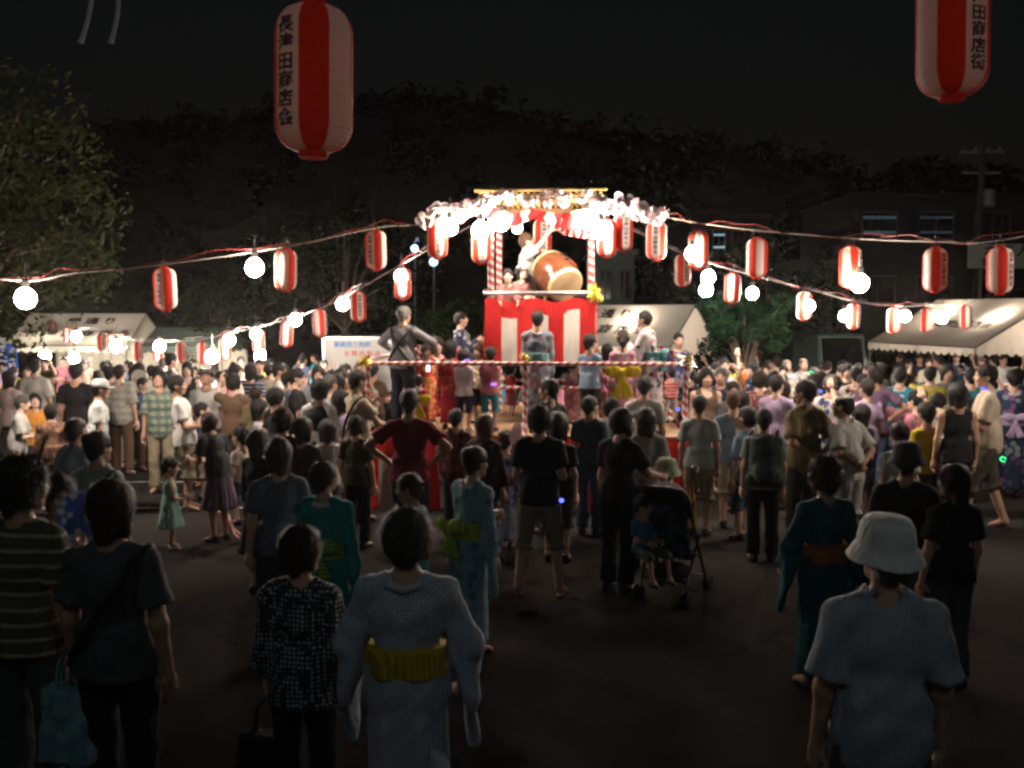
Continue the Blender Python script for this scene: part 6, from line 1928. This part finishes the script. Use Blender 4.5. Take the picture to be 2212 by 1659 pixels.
def crowd(n, xr, yr, marks, group, fpool, dmin=.5):
    k = tries = 0
    while k < n and tries < 4000:
        tries += 1
        Y = rf.uniform(*yr); X = rf.uniform(*xr) * Y / yr[1] if xr[0] * xr[1] > 0 and False else rf.uniform(*xr)
        u = 1106 + X / Y * 2200
        if not (-70 < u < 2290): continue
        if any((X - a) ** 2 + (Y - b_) ** 2 < dmin ** 2 for a, b_ in taken): continue
        if abs(X - SX) < 2.35 and abs(Y - SY) < 2.4: continue
        if (X + 3.9) ** 2 < 1.3 and Y > 26.5: continue
        if (-5.9 < X < -4.1 and Y < 17.5) or (u > 2080 and Y < 16.5): continue
        taken.append((X, Y)); k += 1
        cls = rf.choice('aaawwwwk'); fc = rf.choice(fpool) + rf.choice((-20, 0, 20))
        hr = rf.choice(HS) if cls != 'a' else rf.choice([HS[0], HS[4], HS[6], HS[7], HS[0]])
        if rf.random() < .12 and cls != 'a':
            nm, m_, ob = rf.choice(YUK); wear = [('yukata', m_), ('obi', ob)]
        else:
            nm, gk, m_ = rf.choice(OUT if Y > 18.5 else [q for q in OUT if not any(w_ in q[0] for w_ in ('red', 'yellow', 'pink', 'turq'))]); wear = [(gk, m_), ('trousers', rf.choice((DGR, DNM, BLK, KHK, BRN)))]
        H_ = rf.uniform(*{'a': (1.62, 1.78), 'w': (1.48, 1.66), 'k': (1.1, 1.42)}[cls])
        mk = min(marks, key=lambda q: abs(q[0] - u))[1]
        dirn = "facing forward" if 110 < fc % 360 < 250 else ("facing left" if fc % 360 > 250 and fc % 360 < 320 else ("facing right" if 40 < fc % 360 < 110 else "turned away"))
        kind = "child" if cls == 'k' else "person"
        lab = f"{kind} with {CN[hr[1]]} {HN[hr[0]]} in {nm} {dirn} {mk}"
        arm = rf.choice((('down', 'down'), ('down', 'down'), ('front', 'down'), ('fold', 'fold'), ('dance', 'down'), ('phone', 'front'), ('clap', 'clap'), ('hip', 'down')))
        if lab in seen:
            taken.pop(); k -= 1; continue
        seen[lab] = 1
        b_, _ = person(u, 700, Y, fc, lab, wear, cls, hr, arm=arm, H=H_, group=group, skin=rf.choice(('light', 'mid')), lod='f')
crowd(50, (-12.5, -2.6), (16.5, 29.5), MARKS_L, "far crowd before the lettered tents", (0, 0, 180, 60, -60, 180, 150))
crowd(24, (-6.5, -2.3), (13.2, 18.5), MARKS_L, "far crowd before the lettered tents", (0, 60, 30, 90, 170))
crowd(52, (3.0, 12.0), (15.6, 26.0), MARKS_R, "far crowd before the scalloped tent", (180, 180, 0, -60, 60, -90, 200))
crowd(30, (2.75, 7.5), (12.3, 17.5), MARKS_R, "far crowd before the scalloped tent", (-60, 0, -30, 20, 180))
crowd(9, (9.6, 13.2), (23.5, 28.5), MARKS_R, "far crowd before the scalloped tent", (180, -90, 200, 0))
crowd(10, (-2.2, 2.8), (17.6, 22.5), [(1000, "behind the stage's drummer"), (1300, "behind the stage's drum")], "people behind the stage", (180, 180, 150))
# ---------------------------------------------------------------- things people carry
def wpos(b_, p):
    q = Vector(p); s = b_.scale
    q = Vector((q.x * s[0], q.y * s[1], q.z * s[2]))
    return Vector(b_.location) + Matrix.Rotation(b_.rotation_euler[2], 3, 'Z') @ q
def handp(b_, S, s, d=.07):
    return wpos(b_, S['wr' + s] + S['fd' + s] * d)
def fan(p, label, mat, rz=0, tilt=0, s=1.0):
    r = empty("paper_fan", p, label, "fan", None, rz)
    r.rotation_euler = (R(tilt), 0, rz); r.scale = (s, s, s)
    vs, n = [], 28
    for y in (-.002, .002):
        for i in range(n):
            t = 2 * math.pi * i / n
            vs.append((.13 * math.cos(t) * (1 - .12 * math.sin(t)), y, .19 + .115 * math.sin(t)))
    fs = [tuple(range(n)), tuple(reversed(range(n, 2 * n)))] + [(i, n + i, n + (i + 1) % n, (i + 1) % n) for i in range(n)]
    b = MB(); b.add(vs, fs); b.build("fan_leaf", mat, r)
    b = MB(); b.box((0, 0, .0), (.022, .009, .18)); b.build("handle", c((.5, .38, .2)), r)
    return r
fan(handp(p_fan, S_fan, 'L') + Vector((0, -.03, -.02)), "blue and white flowered round fan held before the boy's chest", c((.08, .16, .5), 'floral', (.55, .6, .66), (.5, .55, .62), .55), R(6), -4, 1.05)
fan(at(1108, 930, 9.9) + Vector((0, 0, -.2)), "pale pink fan held edge on between the folded arms man and the brown haired woman", c((.62, .4, .45)), R(62), 10, .95)
fan(at(300, 812, 16.9) + Vector((0, 0, -.2)), "pale round fan held by the white blouse woman in the far crowd", c((.6, .56, .5)), 0, 0)
# shoulder straps and bags
def strap(label, b_, S, side, mat, r=.016, front=True):
    """a belt from one shoulder across the back to the other hip"""
    k, w, hip, T = S['k'], S['w'], S['hip'], S['T']
    s = side
    pts = []
    for i in range(25):
        t = 2 * math.pi * i / 24
        # loop in a tilted plane round the torso
        x = math.cos(t); y = math.sin(t)
        z = hip + T * (.5 + .46 * x * s)
        f = .2 if abs(x) < .98 else .2
        wx = (.178 * w if z < hip + .75 * T else .15 * w)
        pts.append(tuple(S['up']((x * wx * 1.12, y * (.150 * k), z))))
    b = MB(); b.tube(pts, r, 6, caps=False)
    o = b.build("shoulder_strap", mat, b_, True)
    return o
strap("", p_strap, S_strap, 1, BLK, .02)
strap("", p_sage, skeleton('w', 'down', 'down', 'stand', 0, 0), 1, BLK, .014)
strap("", p_sus, S_sus, 1, c((.02, .02, .03)), .017); strap("", p_sus, S_sus, -1, c((.02, .02, .03)), .017)
strap("", p_bei, S_bei, 1, BLK, .016)
def bag(p, label, mat, sz, hand=None, rz=0):
    r = empty("tote_bag", p, label, "bag", None, rz)
    w_, d_, h_ = sz
    v, f = field([('cone', (0, 0, 0), -h_, 0, w_ * .58, w_ * .46, d_ / w_, .05, 4)], .018, .02, (), (), .012, p.x)
    mobj("bag_body", np_mesh("bag_body", [(v, f, 0)]), mat, r)
    for y in (-d_ * .25, d_ * .25):
        b = MB(); b.tube([(-w_ * .2, y, -.01), (-w_ * .14, y * .6, .12), (0, 0, .18), (w_ * .14, y * .6, .12), (w_ * .2, y, -.01)], .007, 6); b.build("handle", mat, r, True)
    return r
bag(at(150, 1490, 4.55) + Vector((0, 0, .02)), "pale turquoise cloth tote hanging between the striped polo and the strap top", c((.12, .24, .28), 'floral', (.2, .34, .36)), (.26, .12, .36))
bag(handp(p_dot, S_dot, 'L', .1) + Vector((-.02, 0, -.16)), "black handbag in the dotted jacket woman's hand", BLK, (.28, .14, .26))
bag(handp(p_glow, S_glow, 'R', .08) + Vector((0, 0, -.18)), "white plastic bag held by the tall beige shirt man", c((.6, .62, .58), 'floral', (.2, .45, .3)), (.26, .14, .24))
bag(wpos(p_bei, (-.2, -.05, .88)), "black shoulder bag at the beige t-shirt man's hip", BLK, (.26, .14, .2))
bag(wpos(p_dhat, (-.26, -.02, .98)), "black bag slung at the dark hat person's side", BLK, (.3, .15, .3))
# backpack
r = empty("backpack", wpos(p_bp, (0, -.16, .9)), "large dark green patterned backpack worn near the stage's far corner", "backpack", None, p_bp.rotation_euler[2])
v, f = field([('el', (0, -.07, .2), (.165, .11, .25)), ('el', (0, -.15, .1), (.13, .06, .13)), ('rc', (-.12, -.06, .0), (.12, -.06, .0), .08, .08), ('rc', (-.1, -.05, .36), (.1, -.05, .36), .06, .06)], .014, .03, (), (), .006, 2)
mobj("pack_body", np_mesh("pack_body", [(v, f, 0)]), c((.055, .075, .07), 'camo', (.10, .13, .12), (.03, .04, .04), 1.4), r)
for s in (-1, 1):
    b = MB(); b.tube([(s * .1, -.02, .38), (s * .12, .08, .46), (s * .125, .2, .42), (s * .13, .22, .25)], .018, 6); b.build("shoulder_strap", BLK, r, True)
b = MB(); b.box((0, -.2, .12), (.2, .012, .012)); b.build("zip", STEEL, r)
# glow sticks
def glow(p, rad, label, col, st, rz=0, tilt=20, arc=360, thick=.007):
    pts = []
    n = 26
    for i in range(n + 1):
        t = R(arc) * i / n
        pts.append((rad * math.cos(t), rad * math.sin(t) * .85, 0))
    b = MB(); b.tube(pts, thick, 6, caps=arc < 360)
    o = b.build("glow_necklace" if rad > .06 else "glow_bracelet", emit("glow_%s_%s" % (col, st), {'b': (.12, .16, 1), 'g': (.05, 1, .3), 'v': (.35, .15, 1)}[col], st), None, True)
    o.location = p; o.rotation_euler = (R(tilt), 0, rz)
    tag(o, label, "glow stick", "glow sticks in the crowd")
    return o
glow(wpos(p_glow, (0, .02, 1.44)), .10, "blue glow necklace on the tall beige shirt man", 'b', 2.6, p_glow.rotation_euler[2], 26, thick=.009)
glow(at(2167, 992, 11.7), .032, "green and blue glow bracelet low at the tall man's side", 'g', 2.2, 0, 60, 300)
glow(at(1213, 1081, 8.7), .013, "blue glow bracelet at the black t-shirt man's side", 'b', 3.0, 0, 70)
glow(at(1008, 782, 12.75), .035, "violet glow bracelet on the printed t-shirt girl", 'v', 2.6, 0, 70)
glow(at(1066, 830, 12.8), .028, "violet glow bracelet on the turquoise shorts girl", 'v', 2.6, 0, 20)
glow(at(1158, 805, 13.3), .018, "small blue glow ring by the middle railing post", 'b', 2.4, 0, 70)
glow(at(1717, 958, 12.6), .03, "blue glow ring near the stage's far corner", 'b', 2.0, 0, 70) if False else None
glow(at(1465, 884, 13.0), .02, "blue glow ring lying by the stage's corner post", 'b', 2.4, 0, 70)
glow(at(1752, 806, 15.0), .03, "green glow ring in the far dancers", 'g', 2.0, 0, 80, 280)
glow(at(1773, 845, 13.0), .016, "blue glow ring beside the balding white shirt man's head", 'b', 2.4, 0, 70)
r = empty("mobile_phone", at(1023 - 98 + 0, 795, 13.2), "lit phone glowing before the red yukata girl", "phone")
b = MB(); b.box((0, 0, 0), (.05, .012, .1)); b.build("case", BLACK_PL, r)
b = MB(); b.add([(-.021, -.0075, -.043), (.021, -.0075, -.043), (.021, -.0075, .043), (-.021, -.0075, .043)], [(0, 1, 2, 3)]); b.build("screen", emit("phone_screen", (.75, .75, 1), 5), r)
# drum stick
a = handp(p_dru, S_dru, 'L', .05)
o = MB().tube([(0, 0, 0), (.18, -.1, .28)], [.012, .01], 7).build("drum_stick", WOOD, None, True); o.location = a
tag(o, "raised wooden drum stick in the drummer's hand", "drum stick")
a = handp(p_dru, S_dru, 'R', .05)
o = MB().tube([(0, 0, 0), (.24, -.05, -.1)], [.012, .01], 7).build("drum_stick", WOOD, None, True); o.location = a
tag(o, "lowered wooden drum stick against the drum", "drum stick")

# ---------------------------------------------------------------- stroller
def stroller():
    x, y = at(1452, 1270, 8.75).x, 8.75
    r = empty("stroller", (x, y, 0), "dark folding stroller with a small child seated in it and a black hood", "stroller", None, R(-28))
    FR = simple("stroller_frame", (.06, .06, .065), .35, metal=.6)
    b = MB()
    for s in (-1, 1):
        b.tube([(s * .2, .32, .12), (s * .22, .0, .5), (s * .23, -.28, .92), (s * .21, -.38, 1.0)], .013, 8)
        b.tube([(s * .2, -.26, .12), (s * .22, .05, .56)], .012, 8)
        b.tube([(s * .21, .3, .34), (s * .21, -.12, .42)], .011, 8)
    b.tube([(-.21, -.38, 1.0), (-.12, -.43, 1.03), (.12, -.43, 1.03), (.21, -.38, 1.0)], .019, 8)
    b.tube([(-.2, -.2, .2), (.2, -.2, .2)], .01, 6); b.tube([(-.2, .32, .14), (.2, .32, .14)], .011, 6)
    b.build("frame", FR, r, True)
    v, f = field([('rc', (-.14, .2, .42), (.14, .2, .42), .03, .03), ('rc', (-.14, -.05, .40), (.14, -.05, .40), .035, .035), ('tri', (-.16, .22, .42), (.16, .22, .42), (.16, -.06, .40), .03), ('tri', (-.16, .22, .42), (.16, -.06, .40), (-.16, -.06, .40), .03),
                  ('tri', (-.16, -.06, .4), (.16, -.06, .4), (.17, -.24, .84), .03), ('tri', (-.16, -.06, .4), (.17, -.24, .84), (-.17, -.24, .84), .03)], .016, .03, (), (), .004, 1)
    mobj("seat", np_mesh("seat", [(v, f, 0)]), c((.02, .022, .03), 'floral', (.05, .09, .12)), r)
    vs, fs = [], []
    for i in range(9):
        a_ = R(-8 + 118 * i / 8)
        for j in range(9):
            t = R(180 * j / 8)
            vs.append((.23 * math.cos(t), -.16 + .3 * math.cos(a_) * math.sin(t) * .95 - .05, .72 + .31 * math.sin(a_) * math.sin(t) ** .7 + .02))
    fs = [(i * 9 + j, i * 9 + j + 1, i * 9 + j + 10, i * 9 + j + 9) for i in range(8) for j in range(8)]
    mobj("hood", np_mesh("hood", [(vs, fs, 0)]), c((.016, .016, .02)), r)
    v, f = field([('el', (0, -.02, .24), (.17, .16, .08))], .02, .02, (), (), .006, 1)
    mobj("basket", np_mesh("basket", [(v, f, 0)]), c((.02, .02, .02)), r)
    for s in (-1, 1):
        for yy in (.34, -.27):
            w_ = MB()
            for ds in (-.022, .022):
                w_.lathe([(.0, -.01), (.05, -.01), (.066, -.012), (.074, 0), (.066, .012), (.05, .01), (0, .01)], 18, (s * .21 + ds, yy, .075), rot=Matrix.Rotation(R(90), 3, 'Y'))
            w_.build("wheel", BLACK_PL, r, True)
    return r
st_ = stroller()
q_ = at(1392, 1092, 8.6)
person(1390, 1092, 8.62, 150, "toddler with black hair and a blue top sitting in the stroller", [('tee', c((.05, .16, .26))), ('shorts', DGR)], 't', ('short', 'black'), legs='sit', arm=('front', 'front'), look=(-30, 4), H=.86, base=.06, skin='mid')
# rolled yellow parasol hooked on the stroller
a, d_ = at(1493, 1040, 8.85), at(1504, 1185, 8.75)
r = empty("folded_parasol", a, "rolled yellow child's parasol hooked upright beside the stroller", "umbrella")
b = MB(); v_ = d_ - a; b.tube([tuple(v_ * t) for t in (0, .12, .3, .6, .9)], [.012, .02, .024, .02, .008], 10); b.build("rolled_cover", c((.55, .42, .02), 'floral', (.5, .1, .05)), r, True)
b = MB(); b.tube([(0, 0, .12), tuple(v_ * 1.05)], .005, 6); b.tube([(0, 0, .12), (.03, 0, .15), (.06, 0, .12), (.055, 0, .09)], .008, 6); b.build("shaft", STEEL, r, True)

# ---------------------------------------------------------------- warm night air that glows round the lamps
hz_m = bpy.data.materials.new("night_air"); hz_m.use_nodes = True
hn = hz_m.node_tree.nodes; hn.clear()
ho_ = hn.new("ShaderNodeOutputMaterial"); hv_ = hn.new("ShaderNodeVolumePrincipled")
hv_.inputs["Color"].default_value = (.92, .88, .84, 1); hv_.inputs["Density"].default_value = HAZE_D = .0002; hv_.inputs["Anisotropy"].default_value = .84
hz_m.node_tree.links.new(hv_.outputs[0], ho_.inputs["Volume"])
b = MB(); b.box((0, 55, 12.3), (320, 214, 29.6))
o = b.build("haze", hz_m); tag(o, "thin warm night air over the festival lot", "haze", kind="stuff")
